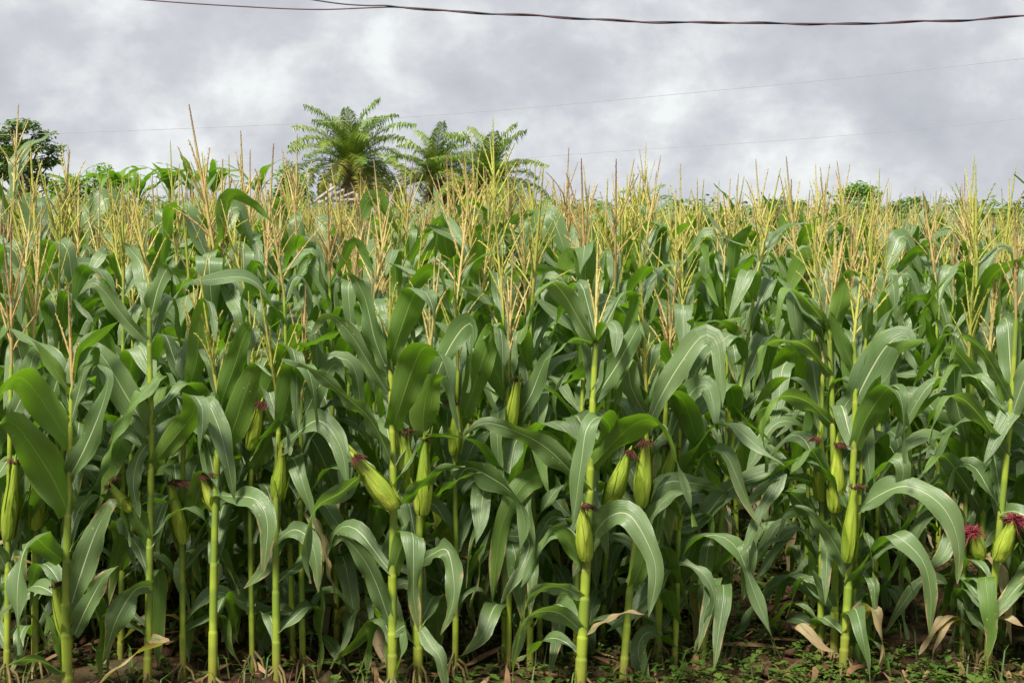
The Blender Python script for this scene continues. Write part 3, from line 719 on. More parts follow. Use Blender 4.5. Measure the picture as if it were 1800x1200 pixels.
hero(5.25, [(1157, 1172), (1160, 1000), (1166, 850), (1172, 660)], (19, 9),
     'straight maize plant left of the bare gap in the row, ragged narrow leaf curling right',
     [([(1160, 978, 0), (1200, 988, -.05), (1238, 1010, -.1), (1256, 1050, -.13), (1245, 1088, -.14), (1218, 1145, -.15)], 28, 60, -20, W_),
      ([(1165, 935, 0), (1230, 915, .02), (1275, 865, .02), (1318, 842, 0), (1368, 835, -.03), (1335, 905, -.1), (1300, 985, -.14)], 42, 25, 20, L_),
      ([(1168, 800, 0), (1190, 740, -.03), (1215, 690, -.05), (1245, 680, -.08), (1262, 760, -.14)], 46, 30, 0, L_),
      ([(1171, 720, 0), (1150, 660, -.04), (1146, 600, -.06), (1128, 640, -.12)], 40, 165, 0, L_)],
     (.42, 9, .8), [(1163, 860, 1186, 780, 30, -.03, 'silk')])
hero(5.15, [(1480, 1200), (1490, 1050), (1497, 880), (1502, 760), (1504, 640), (1500, 600)], (22, 10),
     'right stalk of the three-stalk clump, maize plant with a swollen pale low cob',
     [([(1503, 706, 0), (1530, 652, -.03), (1560, 606, -.06), (1592, 590, -.07), (1606, 625, -.1)], 68, 15, 0, L_),
      ([(1503, 655, 0), (1480, 600, -.03), (1460, 548, -.05)], 30, 160, 0, L_),
      ([(1502, 790, 0), (1522, 738, -.05), (1552, 692, -.11), (1570, 682, -.17), (1586, 712, -.21), (1592, 815, -.23)], 48, 172, 0, L_),
      ([(1496, 905, 0), (1545, 870, -.06), (1592, 854, -.12), (1642, 876, -.17), (1673, 916, -.2), (1686, 970, -.21), (1682, 1025, -.21)], 50, 60, -40, W_),
      ([(1490, 1030, 0), (1522, 985, -.05), (1562, 942, -.1), (1582, 945, -.15), (1622, 985, -.19), (1636, 1045, -.2), (1634, 1120, -.2)], 42, 120, -60, W_),
      ([(1485, 1118, 0), (1508, 1082, -.04), (1534, 1068, -.09), (1550, 1110, -.12), (1546, 1160, -.13), (1530, 1215, -.13)], 34, 140, 10, D_),
      ([(1491, 1010, 0), (1470, 960, -.04), (1430, 906, -.08), (1398, 888, -.09)], 36, 15, 0, L_)],
     (.34, 6, 1.3), [(1490, 988, 1502, 845, 32, -.04, 'silk')])
hero(5.25, [(1466, 1195), (1468, 1000), (1465, 800), (1460, 640), (1456, 560)], (20, 10),
     'middle stalk of the three-stalk clump, maize plant with pale leaf arching left',
     [([(1462, 745, 0), (1420, 706, -.05), (1376, 696, -.1), (1348, 716, -.14), (1342, 770, -.16), (1347, 830, -.16)], 44, 35, 0, L_),
      ([(1460, 660, 0), (1420, 610, -.05), (1378, 598, -.1), (1344, 608, -.13), (1330, 650, -.15), (1326, 715, -.15)], 38, 40, 0, L_),
      ([(1457, 575, 0), (1412, 522, -.04), (1384, 508, -.08), (1370, 535, -.11), (1366, 580, -.12)], 36, 60, 0, L_),
      ([(1466, 860, 0), (1440, 810, -.05), (1420, 790, -.08), (1392, 830, -.12)], 40, 40, 0, L_),
      ([(1468, 1075, 0), (1450, 1040, -.03), (1428, 1002, -.05)], 28, 20, 0, L_),
      ([(1458, 600, 0), (1476, 540, -.03), (1490, 480, -.05), (1512, 485, -.1)], 38, 160, 0, L_)],
     (.40, 9, .8), [(1468, 900, 1472, 770, 34, -.04, 'silk')])
hero(5.3, [(1441, 1185), (1445, 950), (1443, 820), (1446, 660)], (18, 9),
     'left stalk of the three-stalk clump, maize plant with a dry-edged low leaf',
     [([(1442, 1100, 0), (1420, 1105, -.05), (1405, 1095, -.08), (1440, 1130, -.12), (1474, 1150, -.13)], 26, 60, 40, D_),
      ([(1445, 940, 0), (1410, 885, -.04), (1375, 860, -.08), (1345, 880, -.12)], 38, 40, 0, L_),
      ([(1443, 850, 0), (1385, 840, -.05), (1330, 870, -.1), (1280, 905, -.12)], 34, 60, -50, L_),
      ([(1444, 780, 0), (1475, 730, -.05), (1500, 700, -.08), (1520, 760, -.14)], 40, 30, 0, L_)],
     (.42, 8, .8), [(1444, 880, 1438, 760, 32, -.03, 'silk')])
hero(5.15, [(1733, 1195), (1748, 1020), (1765, 850), (1778, 700), (1786, 560)], (20, 10),
     'rightmost maize plant of the front edge, bent cob with fluffy crimson silk',
     [([(1748, 1042, 0), (1733, 1012, -.06), (1737, 1060, -.12), (1742, 1110, -.13), (1735, 1160, -.13)], 36, 30, 0, W_),
      ([(1778, 706, 0), (1754, 660, -.03), (1724, 612, -.06), (1688, 592, -.07), (1668, 640, -.06)], 30, 30, 20, L_),
      ([(1770, 800, 0), (1730, 740, -.04), (1690, 700, -.08), (1650, 705, -.11), (1636, 780, -.13)], 42, 40, 0, L_),
      ([(1762, 900, 0), (1790, 900, -.06), (1830, 930, -.1), (1850, 1010, -.12)], 46, 40, 0, L_),
      ([(1775, 740, 0), (1800, 670, -.04), (1825, 620, -.06), (1850, 650, -.1)], 44, 30, 0, L_),
      ([(1742, 1090, 0), (1770, 1085, -.05), (1800, 1100, -.08)], 20, 60, 0, D_)],
     (.42, 8, .7), [(1752, 985, 1787, 905, 34, -.04, 'redsilk')])
hero(5.3, [(1720, 1190), (1725, 1000), (1729, 880), (1738, 640)], (18, 9),
     'maize plant with a dark magenta silk tuft, just left of the rightmost front plant',
     [([(1728, 900, 0), (1690, 840, -.04), (1655, 800, -.08), (1620, 830, -.12)], 44, 30, 0, L_),
      ([(1733, 770, 0), (1765, 700, -.04), (1785, 650, -.06), (1790, 720, -.12)], 44, 165, 0, L_),
      ([(1736, 700, 0), (1700, 640, -.04), (1665, 610, -.07), (1640, 660, -.1)], 38, 30, 0, L_),
      ([(1722, 1120, 0), (1690, 1090, -.04), (1660, 1100, -.08), (1640, 1150, -.1)], 26, 50, 30, D_),
      ([(1726, 960, 0), (1750, 930, -.04), (1768, 945, -.08), (1772, 1000, -.1)], 36, 30, 0, L_)],
     (.46, 9, .8), [(1724, 985, 1708, 930, 26, -.04, 'redsilk')])
hero(5.3, [(1690, 1160), (1694, 1000), (1698, 860), (1702, 640)], (13, 8),
     'thin maize plant right of the second bare gap, dry tan leaf at its foot',
     [([(1692, 1100, 0), (1665, 1080, -.05), (1640, 1110, -.08), (1615, 1150, -.1)], 28, 40, 30, D_),
      ([(1696, 930, 0), (1660, 870, -.04), (1640, 850, -.06), (1610, 900, -.12)], 40, 40, 0, L_),
      ([(1700, 780, 0), (1680, 700, -.04), (1675, 640, -.06), (1650, 690, -.12)], 40, 30, 0, L_)], (.42, 9, .8))
hero(5.0, [(12, 1200), (14, 1000), (16, 850), (20, 640)], (17, 9),
     'maize plant cut by the left side of the photo, cob with brown silk',
     [([(15, 900, 0), (40, 840, -.04), (60, 800, -.06), (85, 860, -.1)], 40, 40, 0, L_),
      ([(18, 740, 0), (45, 680, -.04), (62, 620, -.06), (82, 660, -.1)], 44, 30, 0, L_),
      ([(14, 1000, 0), (-20, 950, -.04), (-50, 960, -.06)], 40, 40, 0, L_)], (.5, 9, .7),
     [(14, 950, 28, 800, 34, -.04, 'silk')])
hero(5.1, [(62, 1180), (62, 1000), (60, 850), (58, 600)], (16, 9),
     'slender maize plant between the left photo edge and the sparse three-pronged tassel',
     [([(60, 950, 0), (40, 900, -.04), (30, 870, -.06), (18, 930, -.1)], 36, 150, 0, L_),
      ([(59, 760, 0), (90, 700, -.03), (112, 640, -.05), (140, 650, -.1)], 44, 20, 0, L_),
      ([(59, 690, 0), (35, 620, -.04), (20, 560, -.06), (0, 600, -.1)], 40, 30, 0, L_)], (.5, 10, .7),
     [(61, 930, 75, 820, 34, -.04, 'silk')])

# ---------------------------------------------------------------- the field behind
def proj(x, y, z):
    v = Vector((x, y, z - CAMH)); f = v.dot(CF)
    return 900 + FPX * v.x / f, 600 - FPX * v.dot(CU) / f, f
def field_h(x, y):
    lx = x / (0.36 * y)
    return 0.92 + 0.0 * max(0, -lx) - 0.035 * max(0, lx)
near, far = [], []
rf = random.Random(21)
y = 5.38
while y < 22:
    xm = 0.36 * y + 2.0; x = -xm + rf.uniform(0, .3)
    while x < xm:
        hx, hy = x + rf.gauss(0, .08), y + rf.gauss(0, .09)
        px, py, f = proj(hx, hy, 0)
        gap = (1235 < px < 1400 and py > 1005) or (1540 < px < 1655 and py > 985)
        if not gap:
            for q in range(rf.choice((1, 1, 2) if y < 6.3 else (1, 2, 2) if y < 8 else (1, 1, 2, 2))):
                bx, by = hx + rf.gauss(0, .07), hy + rf.gauss(0, .07)
                px2 = proj(bx, by, 1.2)[0]
                rec = (by, bx, field_h(bx, by) * rf.gauss(1.0, .055))
                (near if -70 < px2 < 1870 else far).append(rec)
        x += (rf.uniform(.17, .24) if y < 6.3 else rf.uniform(.26, .36)) if y < 8 else rf.uniform(.34, .48)
    y += rf.uniform(.36, .46) if y < 8 else rf.uniform(.46, .58)
# out-of-frame ends of the front edge, seen only from a step aside
for sx in (-1, 1):
    for q in range(14): far.append((rf.uniform(5.0, 5.9), sx * (rf.uniform(2.15, 4.6)), .95))
near.sort()
N_IND = 264
rest = near[N_IND:] + far
near = near[:N_IND]
SHORT = [(125, 'three-pronged tassel at front left'), (264, 'slim open-tasselled front plant'), (376, 'two side by side hanging leaves'),
         (486, 'stout bare stalk at front left'), (690, 'plant with the big slanting cob'), (893, 'limp yellow-tipped leaves at front centre'),
         (1038, 'tall leaning front plant'), (1160, 'straight plant by the bare gap'), (1470, 'three-stalk clump'), (1770, 'crimson silk at front right')]
GRP = 'maize plants in the rows behind the front edge'
SPECIAL = [(15, 180, 6.9, 'maize plant at far left whose tall tassel rises over the dark umbrella tree'),
           (122, 248, 7.6, 'maize plant with thick leaning tassel just right of the dark umbrella tree'),
           (301, 246, 8.4, 'maize plant with a tall tassel spike above the largest banana clump'),
           (422, 230, 7.2, 'maize plant with tall tassel above the gap right of the banana clump'),
           (516, 236, 7.8, 'maize plant with tassel spike crossing the rounded bright green bush'),
           (712, 268, 7.4, 'maize plant with bushy tassel between the tallest and middle palms'),
           (832, 268, 6.8, 'maize plant whose tassel stands in front of the right palm'),
           (1035, 290, 7.6, 'maize plant with slim tassel spike against the sky right of the palms'),
           (1208, 288, 6.7, 'maize plant with dense brushy tassel right of the small young palm'),
           (1440, 287, 7.3, 'maize plant with tall straight tassel just left of the round green tree'),
           (1538, 296, 7.9, 'maize plant with slim tassel just right of the round green tree'),
           (1722, 308, 7.0, 'maize plant with the highest tassel at the right end of the skyline')]
for px, pt, d, lab in SPECIAL:
    p = P(px, pt, d); s_ = (p.z - .46) / 1.53
    o = lib_plant((p.x, d, -.015), rf, s_, lab, None); o.rotation_euler.x = o.rotation_euler.y = 0
    for c in o.children:
        if c.name.startswith('tassel'):
            lt = max(v.co.z for v in c.data.vertices); k_ = ((p.z + .015) / s_ - c.location.z) / lt
            c.rotation_euler = (0, 0, rf.uniform(0, 6)); c.scale = (max(k_ ** .5, .8),) * 2 + (k_,)
    if px == 712:                                            # the bright blade standing up against the palms
        link('leaf', LIB['spear'][0], o, (0.01, 0, 1.18), (0, rad(6), -o.rotation_euler.z))
second = {}
for i, (by, bx, s) in enumerate(near):
    if by > 6.0: break
    q = proj(bx, by, .7)[0]
    for hx, short in SHORT:
        dx = q - hx
        if 12 < abs(dx) < 75:
            k_ = (hx, dx > 0)
            if k_ not in second or abs(dx) < second[k_][0]: second[k_] = (abs(dx), i, 'second-row maize plant just behind and %s of the %s' % ('right' if dx > 0 else 'left', short))
lab2 = {}
for v in second.values(): lab2.setdefault(v[1], v[2])
for i, (by, bx, s) in enumerate(near):
    if i in lab2:
        lib_plant((bx, by, -.015), rf, s, lab2[i], None); continue
    zx = proj(bx, by, 1.6)[0]
    zn = 'the banana plants' if zx < 500 else 'the palms' if zx < 960 else 'the open sky' if zx < 1400 else 'the round green tree'
    row = 'close behind the front edge' if by < 6.6 else 'deeper in the field'
    lib_plant((bx, by, -.015), rf, s, 'tasselled maize plant %s, crowded among others below %s' % (row, zn), 'maize plants %s, below %s' % (row, zn))

# farther maize: one mass
protos = []
for i in range(9):
    mb = MB(); r = random.Random(100 + i)
    H = r.uniform(1.44, 1.58); nn = 12; az = r.uniform(0, 6)
    tube(mb, [[0, 0, 0], [0, 0, H * .5], [0, 0, H]], [.015, .011, .006], 4, 0.0, 1)
    for j in range(1, nn):
        z = .16 + (H - .2) * j / (nn - 1); f = j / (nn - 1); kind = 'upper' if f > .7 else ('mid' if f > .3 else 'lower')
        a_ = az + j * math.pi + r.gauss(0, .38); ca, sa = math.cos(a_), math.sin(a_)
        def xf(p, sd, ca=ca, sa=sa, z=z):
            q = np.stack([p[:, 0] * ca - p[:, 1] * sa, p[:, 0] * sa + p[:, 1] * ca, p[:, 2] + z], 1)
            return q, np.array([sd[0] * ca - sd[1] * sa, sd[0] * sa + sd[1] * ca, 0])
        lib_leaf(kind, r, 11, 2, mb, r.random(), 0, xf)
    make_tassel(mb, r, r.uniform(.32, .44), r.randint(5, 9), False, np.array([0, 0, H]), r.random(), 2)
    protos.append(mb)
big = MB()
for by, bx, s in rest:
    p = rf.choice(protos); a_ = rf.uniform(0, 6.28); ca, sa = math.cos(a_) * s, math.sin(a_) * s; dr = rf.random()
    for v, f0, uv, a, m in zip(p.v, p.f, p.uv, p.a, p.m):
        q = np.stack([v[:, 0] * ca - v[:, 1] * sa + bx, v[:, 0] * sa + v[:, 1] * ca + by, v[:, 2] * s], 1)
        off = f0.min()
        big.add(q, f0 - off, uv, np.mod(a + dr, 1.0) if m[0] != 1 else a, int(m[0]))
o = link('far_maize', big.mesh('far_maize', [M['leaf'], M['stalk'], M['tassel']]))
tag(o, 'massed far rows of tasselled maize behind the nearer plants', 'maize field', kind='stuff')

# ---------------------------------------------------------------- weeds and litter on the ground
def scatter_weeds():
    rs = np.random.RandomState(3); mb = MB(); ml = MB()
    N = 15000
    Y = 4.4 + 6.5 * rs.rand(N) ** 1.6; X = (rs.rand(N) * 2 - 1) * (0.36 * Y + .8)
    keep = (np.sin(X * 2.1 + np.sin(Y * 1.3)) + np.sin(Y * 2.7 + X) + rs.randn(N) * .8) > -0.9
    keep &= (rs.rand(N) < 0.30 + 0.70 * sstep(-.2, .9, X))
    for x, y in zip(X[keep], Y[keep]):
        nl = rs.randint(3, 7); h = rs.uniform(.02, .075); sz = rs.uniform(.010, .026) if rs.rand() < .8 else rs.uniform(.03, .05)
        az = rs.rand(nl) * 6.28; el = rs.uniform(.1, .7, nl)
        for a, e in zip(az, el):
            d = np.array([math.cos(a) * math.cos(e), math.sin(a) * math.cos(e), math.sin(e)]); b = np.array([-math.sin(a), math.cos(a), 0])
            c = np.array([x, y, h * rs.uniform(.4, 1)]); w = sz * .38
            v = [c, c + d * sz * .55 + b * w, c + d * sz * 1.1 - np.array([0, 0, sz * .25]), c + d * sz * .55 - b * w]
            mb.add(v, [(0, 1, 2, 3)], None, rs.rand())
    for q in range(2600):                                  # grass blades
        y = 4.5 + 4 * rs.rand(); x = (rs.rand() * 2 - 1) * (.36 * y + .6); a = rs.rand() * 6.28; l = rs.uniform(.05, .16)
        d = np.array([math.cos(a), math.sin(a), 0]); b = np.array([-d[1], d[0], 0]) * .003
        c = np.array([x, y, -.01])
        v = [c - b, c + b, c + d * l * .35 + np.array([0, 0, l * .7]) + b * .8, c + d * l * .35 + np.array([0, 0, l * .7]) - b * .8, c + d * l + np.array([0, 0, l * .75])]
        mb.add(v[:4], [(0, 1, 2, 3)], None, rs.rand()); mb.add([v[3], v[2], v[4]], [(0, 1, 2)], None, rs.rand())
    o = link('weeds', mb.mesh('weeds', M['weed'])); tag(o, 'small broad-leaved weeds and grass covering the soil under the maize', 'weeds', kind='stuff')
    for q in range(700):
        y = 4.5 + 6 * rs.rand() ** 1.4; x = (rs.rand() * 2 - 1) * (.36 * y + .6); a = rs.rand() * 6.28; l = rs.uniform(.06, .3); w = rs.uniform(.006, .028)
        n = 6; s = np.linspace(0, 1, n); d = np.array([math.cos(a), math.sin(a)]); c_ = rs.uniform(-1.5, 1.5)
        px = x + l * s * d[0] - c_ * l * .3 * s ** 2 * d[1]; py = y + l * s * d[1] + c_ * l * .3 * s ** 2 * d[0]
        pz = .004 + rs.rand() * .03 + .03 * np.sin(s * 3 + rs.rand() * 6) * rs.rand()
        leaf_strip(ml, np.stack([px, py, pz], 1), np.array([-d[1], d[0], 0]), w, rs.randn() * 1.2, .3, .1, 2, rs.rand() * 9, 2, base=.5, a=rs.rand())
    mc = MB()
    for q in range(1500):                                   # clods
        y = 4.5 + 5.5 * rs.rand() ** 1.5; x = (rs.rand() * 2 - 1) * (.36 * y + .6); z = rs.uniform(.008, .035) * (1 if rs.rand() < .85 else 1.8)
        v = np.array([[1, 0, 0], [0, 1, 0], [-1, 0, 0], [0, -1, 0], [.1, .1, .8], [0, 0, -.6]]) * z * (1 + rs.randn(6, 3) * .25) + [x, y, 0]
        mc.add(v, [(0, 1, 4), (1, 2, 4), (2, 3, 4), (3, 0, 4), (1, 0, 5), (2, 1, 5), (3, 2, 5), (0, 3, 5)])
    o = link('soil_clods', mc.mesh('soil_clods', M['soil'])); tag(o, 'reddish brown clods of earth lying between the stalks', 'soil clods', kind='stuff')
    o = link('dry_litter', ml.mesh('dry_litter', M['litter'])); tag(o, 'dry brown shreds of fallen maize leaves on the soil', 'leaf litter', kind='stuff')
scatter_weeds()

# ---------------------------------------------------------------- palms
def frond_mesh(r, L, droop, mt, ragged=0.0):
    mb = MB(); n = 16; s = np.linspace(0, 1, n)
    path = blade_path(L, 0.0, droop, .62, .9, n, 0.06, r.uniform(0, 6))
    tube(mb, path, np.linspace(.045, .008, n), 4, .5)
    t = norm(np.gradient(path, axis=0)); k = 60
    for i in range(k):
        f = 0.14 + .86 * i / (k - 1); c = np.array([np.interp(f, s, path[:, q]) for q in range(3)]); tt = norm(np.array([np.interp(f, s, t[:, q]) for q in range(3)]))
        for sg in (-1, 1):
            if r.random() < ragged: continue
            ll = L * .26 * (min(1, .35 + f * 2.2) * min(1, (1.12 - f) * 2.2)) ** .7 * r.uniform(.8, 1.15); ll = max(ll, .15)
            side = np.array([0, sg, 0]); up = np.cross(tt, np.array([0, 1.0, 0])); up = up if up[2] > 0 else -up
            d = norm(side * .8 + tt * (.5 + .5 * f) + up * r.uniform(-.1, .5)); w = .040
            p1 = c + d * ll * .5; p2 = c + d * ll * .9 - np.array([0, 0, ll * r.uniform(.35, .8)])
            wv = tt * w
            mb.add([c - wv * .5, c + wv * .5, p1 + wv, p1 - wv], [(0, 1, 2, 3)], None, r.random() * .35)
            mb.add([p1 - wv, p1 + wv, p2], [(0, 1, 2)], None, r.random() * .35)
    return mb.mesh('frond', mt)
rp = random.Random(5)
FR = [frond_mesh(rp, rp.uniform(3.7, 4.7), rad(rp.uniform(22, 78)), M['palm']) for _ in range(7)]
FY = [frond_mesh(rp, rp.uniform(3.4, 4.2), rad(rp.uniform(70, 100)), M['palmyel'], .1) for _ in range(4)]
FD = [frond_mesh(rp, rp.uniform(2.2, 3.2), rad(rp.uniform(30, 60)), M['palmdead'], .35) for _ in range(4)]
def palm(px, pytop_trunk, d, size, label, nf, ny, nd, seed):
    r = random.Random(seed); top = P(px, pytop_trunk, d); h = top.z
    root = empty('palm_tree', (top.x, d, 0), label, 'palm tree')
    mb = MB(); n = 30; z = np.linspace(0, h, n)
    tube(mb, np.stack([.1 * np.sin(z), 0 * z, z], 1), (.34 + .08 * np.cos(z * 9) + .12 * sstep(h - 1.6, h, z)) * size, 10)
    for q in range(70):                                      # cut frond bases
        zq = r.uniform(h * .25, h); a = q * 2.4; e = np.array([math.cos(a), math.sin(a), 0]); c = np.array([.1 * math.sin(zq), 0, zq]) + e * .32 * size
        tube(mb, [c, c + e * .12 * size + np.array([0, 0, .22]), c + e * .2 * size + np.array([0, 0, .4])], [.09 * size, .07 * size, .04 * size], 4)
    link('trunk', mb.mesh('trunk', M['palmtrunk']), root)
    base = Vector((.1 * math.sin(h), 0, h))
    for i in range(nf):
        f = i / (nf - 1); link('frond', r.choice(FR), root, base + Vector((0, 0, .25 * (1 - f))), (0, rad(4 + 84 * f ** .8 + r.uniform(-7, 7)), i * 2.399 + r.uniform(-.2, .2)), (size * r.uniform(.88, 1.08),) * 3)
    for i in range(ny):
        link('frond', r.choice(FY), root, base, (0, rad(r.uniform(58, 104)), i * 6.28 / ny + r.uniform(-.4, .4)), (size * r.uniform(.8, 1.0),) * 3)
    for i in range(nd):
        o = link('frond', r.choice(FD), root, base - Vector((0, 0, .2)), (0, rad(r.uniform(105, 160)), i * 6.28 / nd + r.uniform(-.5, .5)), (size * r.uniform(.6, .95),) * 3)
        o['label'] = 'dead brown hanging frond'
palm(622, 296, 80, .98, 'tallest palm tree on the skyline with yellowing fronds and a brown dead skirt', 28, 13, 18, 1)
palm(768, 318, 84, .86, 'middle palm tree of the three on the skyline with dark trunk', 22, 9, 7, 2)
palm(862, 326, 82, .88, 'right palm tree of the three on the skyline, drooping fronds spread to the right', 24, 10, 5, 3)
def young_palm(px, pytop, d, label):
    r = random.Random(9); base = P(px, 372, d)
    root = empty('young_palm', (base.x, d, 0), label, 'palm tree')
    mb = MB(); tube(mb, [[0, 0, 0], [0, 0, base.z * .6], [0, 0, base.z]], [.14, .12, .1], 6); link('trunk', mb.mesh('trunk', M['palmtrunk']), root)
    for i, (az, t) in enumerate(((0.1, 12), (2.9, 30), (.3, 42), (3.3, 55), (1.6, 30), (4.6, 35))):
        link('frond', FR[i % 7], root, (0, 0, base.z), (0, rad(t), az), (.36,) * 3)
young_palm(1133, 325, 62, 'small young palm with few fronds poking above the far hedge')

# ---------------------------------------------------------------- broadleaf trees, bananas, shrubs
def leaf_clump(mb, r, c, rx, rz, n, size, flat=False):
    for i in range(n):
        d = np.array([r.gauss(0, 1), r.gauss(0, 1), r.gauss(0, 1)]); d = d / np.linalg.norm(d); q = r.random() ** .4
        p = c + d * q * np.array([rx, rx, rz]); a = r.uniform(0, 6.28); el = r.uniform(-.9, .5)
        ax = np.array([math.cos(a) * math.cos(el), math.sin(a) * math.cos(el), math.sin(el)]); b = norm(np.cross(ax, np.array([r.gauss(0, .4), r.gauss(0, .4), 1.0])))
        s = size * r.uniform(.6, 1.3); w = s * .3
        mb.add([p, p + ax * s * .5 + b * w, p + ax * s, p + ax * s * .5 - b * w], [(0, 1, 2, 3)], None, r.random())
def tree(name, px, d, clumps, label, cat, leafmat, trunk_r, leaf, nper, seed, flat=False, group=None):
    """clumps: (px, py, rx_m, rz_m) crown masses at their photo place"""
    r = random.Random(seed); b = P(px, 380, d); root = empty(name, (b.x, d, 0), label, cat, group)
    pts = [np.array(P(cx, cy, d)) - np.array([b.x, d, 0]) + np.array([0, r.uniform(-1, 1) * rx, 0]) for cx, cy, rx, rz in clumps]
    zc = min(p[2] for p in pts)
    tr = MB(); fork = np.array([0, 0, zc * .75]); tube(tr, [[0, 0, -.05], fork * .5 + np.array([.05, 0, 0]), fork], [trunk_r, trunk_r * .8, trunk_r * .65], 7)
    link('trunk', tr.mesh('trunk', M['bark']), root)
    lm = MB()
    for p in pts:
        mid = fork + (p - fork) * .5 + np.array([r.uniform(-.1, .1), 0, .12 * abs(p[0])]); tube(lm, crom([fork - np.array([0, 0, .05]), mid, p], 6), np.linspace(trunk_r * .5, trunk_r * .12, 6), 5)
    link('limbs', lm.mesh('limbs', M['bark']), root)
    cr = MB()
    for p, (cx, cy, rx, rz) in zip(pts, clumps): leaf_clump(cr, r, p, rx, rz, int(nper * rx * rx * 3), leaf)
    link('crown', cr.mesh('crown', leafmat), root)
    return root
tree('umbrella_tree', 42, 60, [(48, 222, .75, .28), (18, 240, .7, .3), (78, 238, .5, .25), (92, 262, .5, .28), (60, 258, .8, .3), (20, 268, .9, .35), (-20, 262, .9, .4), (75, 285, .6, .3), (40, 290, .9, .35), (5, 300, .9, .35), (95, 282, .35, .22), (-40, 300, 1, .4), (60, 315, .7, .35), (95, 330, .5, .3)],
     'tall dark tree with tiered umbrella-like foliage at the left end of the skyline', 'tree', M['tree'], .16, .20, 260, 31)
tree('bush', 510, 45, [(510, 300, .32, .3), (498, 315, .3, .3), (525, 318, .35, .3), (508, 335, .5, .4), (540, 345, .3, .3), (485, 345, .35, .3)],
     'rounded bright green bush left of the weathered timbers', 'bush', M['bush'], .06, .13, 700, 32)
tree('round_tree', 1510, 60, [(1510, 334, .6, .4), (1488, 343, .5, .38), (1534, 343, .5, .38), (1510, 365, .75, .5), (1485, 370, .5, .4), (1538, 372, .5, .4)],
     'rounded bright green tree standing alone above the hedge on the right', 'tree', M['bush'], .08, .16, 520, 33)
tree('thicket_tree', 640, 86, [(640, 300, 1.1, .7), (650, 325, 1.2, .8), (600, 320, .8, .7), (430 + 200, 345, 1.4, .8)],
     'dark leafy shrub tucked behind the trunk of the tallest palm', 'tree', M['tree'], .1, .24, 150, 34)
tree('thicket_tree', 835, 90, [(850, 320, 1.1, .8), (820, 325, 1.1, .8), (790, 325, .8, .8), (880, 345, 1.3, .8), (770, 350, 1.3, .8), (820, 350, 1.5, .8)],
     'dark green shrub filling the foot of the middle and right palms', 'tree', M['tree'], .1, .24, 150, 35)
tree('cassava_shrub', 1328 + 180, 48, [(1600, 352, .35, .15), (1585, 362, .4, .2), (1618, 360, .35, .2), (1600, 372, .8, .35)],
     'spindly shrub with layered leaves right of the round tree', 'shrub', M['cassava'], .05, .16, 300, 36)
tree('cassava_shrub', 1790, 42, [(1785, 378, .4, .25), (1765, 388, .4, .25), (1810, 375, .5, .3), (1790, 398, .7, .4)],
     'dark shrub at the right end of the skyline', 'shrub', M['tree'], .05, .14, 400, 37)
tree('cassava_shrub', 1380, 46, [(1375, 354, .35, .15), (1350, 362, .4, .2), (1405, 360, .35, .2), (1378, 370, .8, .35)],
     'pale-topped shrub breaking the hedge line left of the round tree', 'shrub', M['cassava'], .05, .15, 300, 38)
tree('bush', 160, 43, [(185, 300, .3, .25), (170, 320, .5, .4), (205, 325, .5, .4), (140, 335, .6, .5), (110, 350, .6, .5)],
     'yellow-green bush left of the banana plants', 'bush', M['bush'], .05, .14, 420, 39)

def banana(px, pytop, d, label, seed, n=11):
    r = random.Random(seed); b = P(px, 380, d); top = P(px, pytop, d).z; hs = max(top - 0.8, .8)
    root = empty('banana_plant', (b.x, d, 0), label, 'banana plant', 'banana plants on the left skyline')
    mb = MB(); tube(mb, [[0, 0, -.05], [.02, 0, hs * .5], [0, 0, hs]], [.11, .09, .06], 8); link('stem', mb.mesh('stem', M['bananastem']), root)
    for i in range(n):
        L = r.uniform(1.1, 1.6); path = blade_path(L, rad(r.uniform(12, 50)), rad(r.uniform(35, 110)), .55, .8, 14, .1, r.uniform(0, 6))
        a = i * 2.4 + r.uniform(-.4, .4); ca, sa = math.cos(a), math.sin(a)
        path = np.stack([path[:, 0] * ca - path[:, 1] * sa, path[:, 0] * sa + path[:, 1] * ca, path[:, 2] + hs - .05], 1)
        lb = MB(); leaf_strip(lb, path, np.array([sa, -ca, 0]), r.uniform(.20, .30), r.uniform(-.5, .5), .35, .08, 4, r.uniform(0, 9), 6, base=.08, ragged=.8, maxs=.4, a=r.random())
        link('leaf', lb.mesh('leaf', M['banana']), root)
banana(128, 300, 43, 'banana plant at the left of the skyline, half hidden by tassels below the dark tree', 50)
banana(208, 285, 41, 'banana plant with one upright leaf right of the yellow-green bush', 51)
banana(245, 298, 40, 'lime green banana plant left of the largest banana clump', 52, 10)
banana(300, 290, 42, 'banana plant with splayed dark leaves, left one of the largest clump', 53)
banana(338, 286, 40, 'banana plant with upright pointed leaves, middle of the largest clump', 54, 10)
banana(378, 292, 43, 'banana plant right one of the largest clump', 55)
banana(455, 292, 41, 'banana plant with two erect leaves just left of the rounded bush', 56, 6)
banana(415, 312, 42, 'low banana plant right of the largest clump', 57, 7)

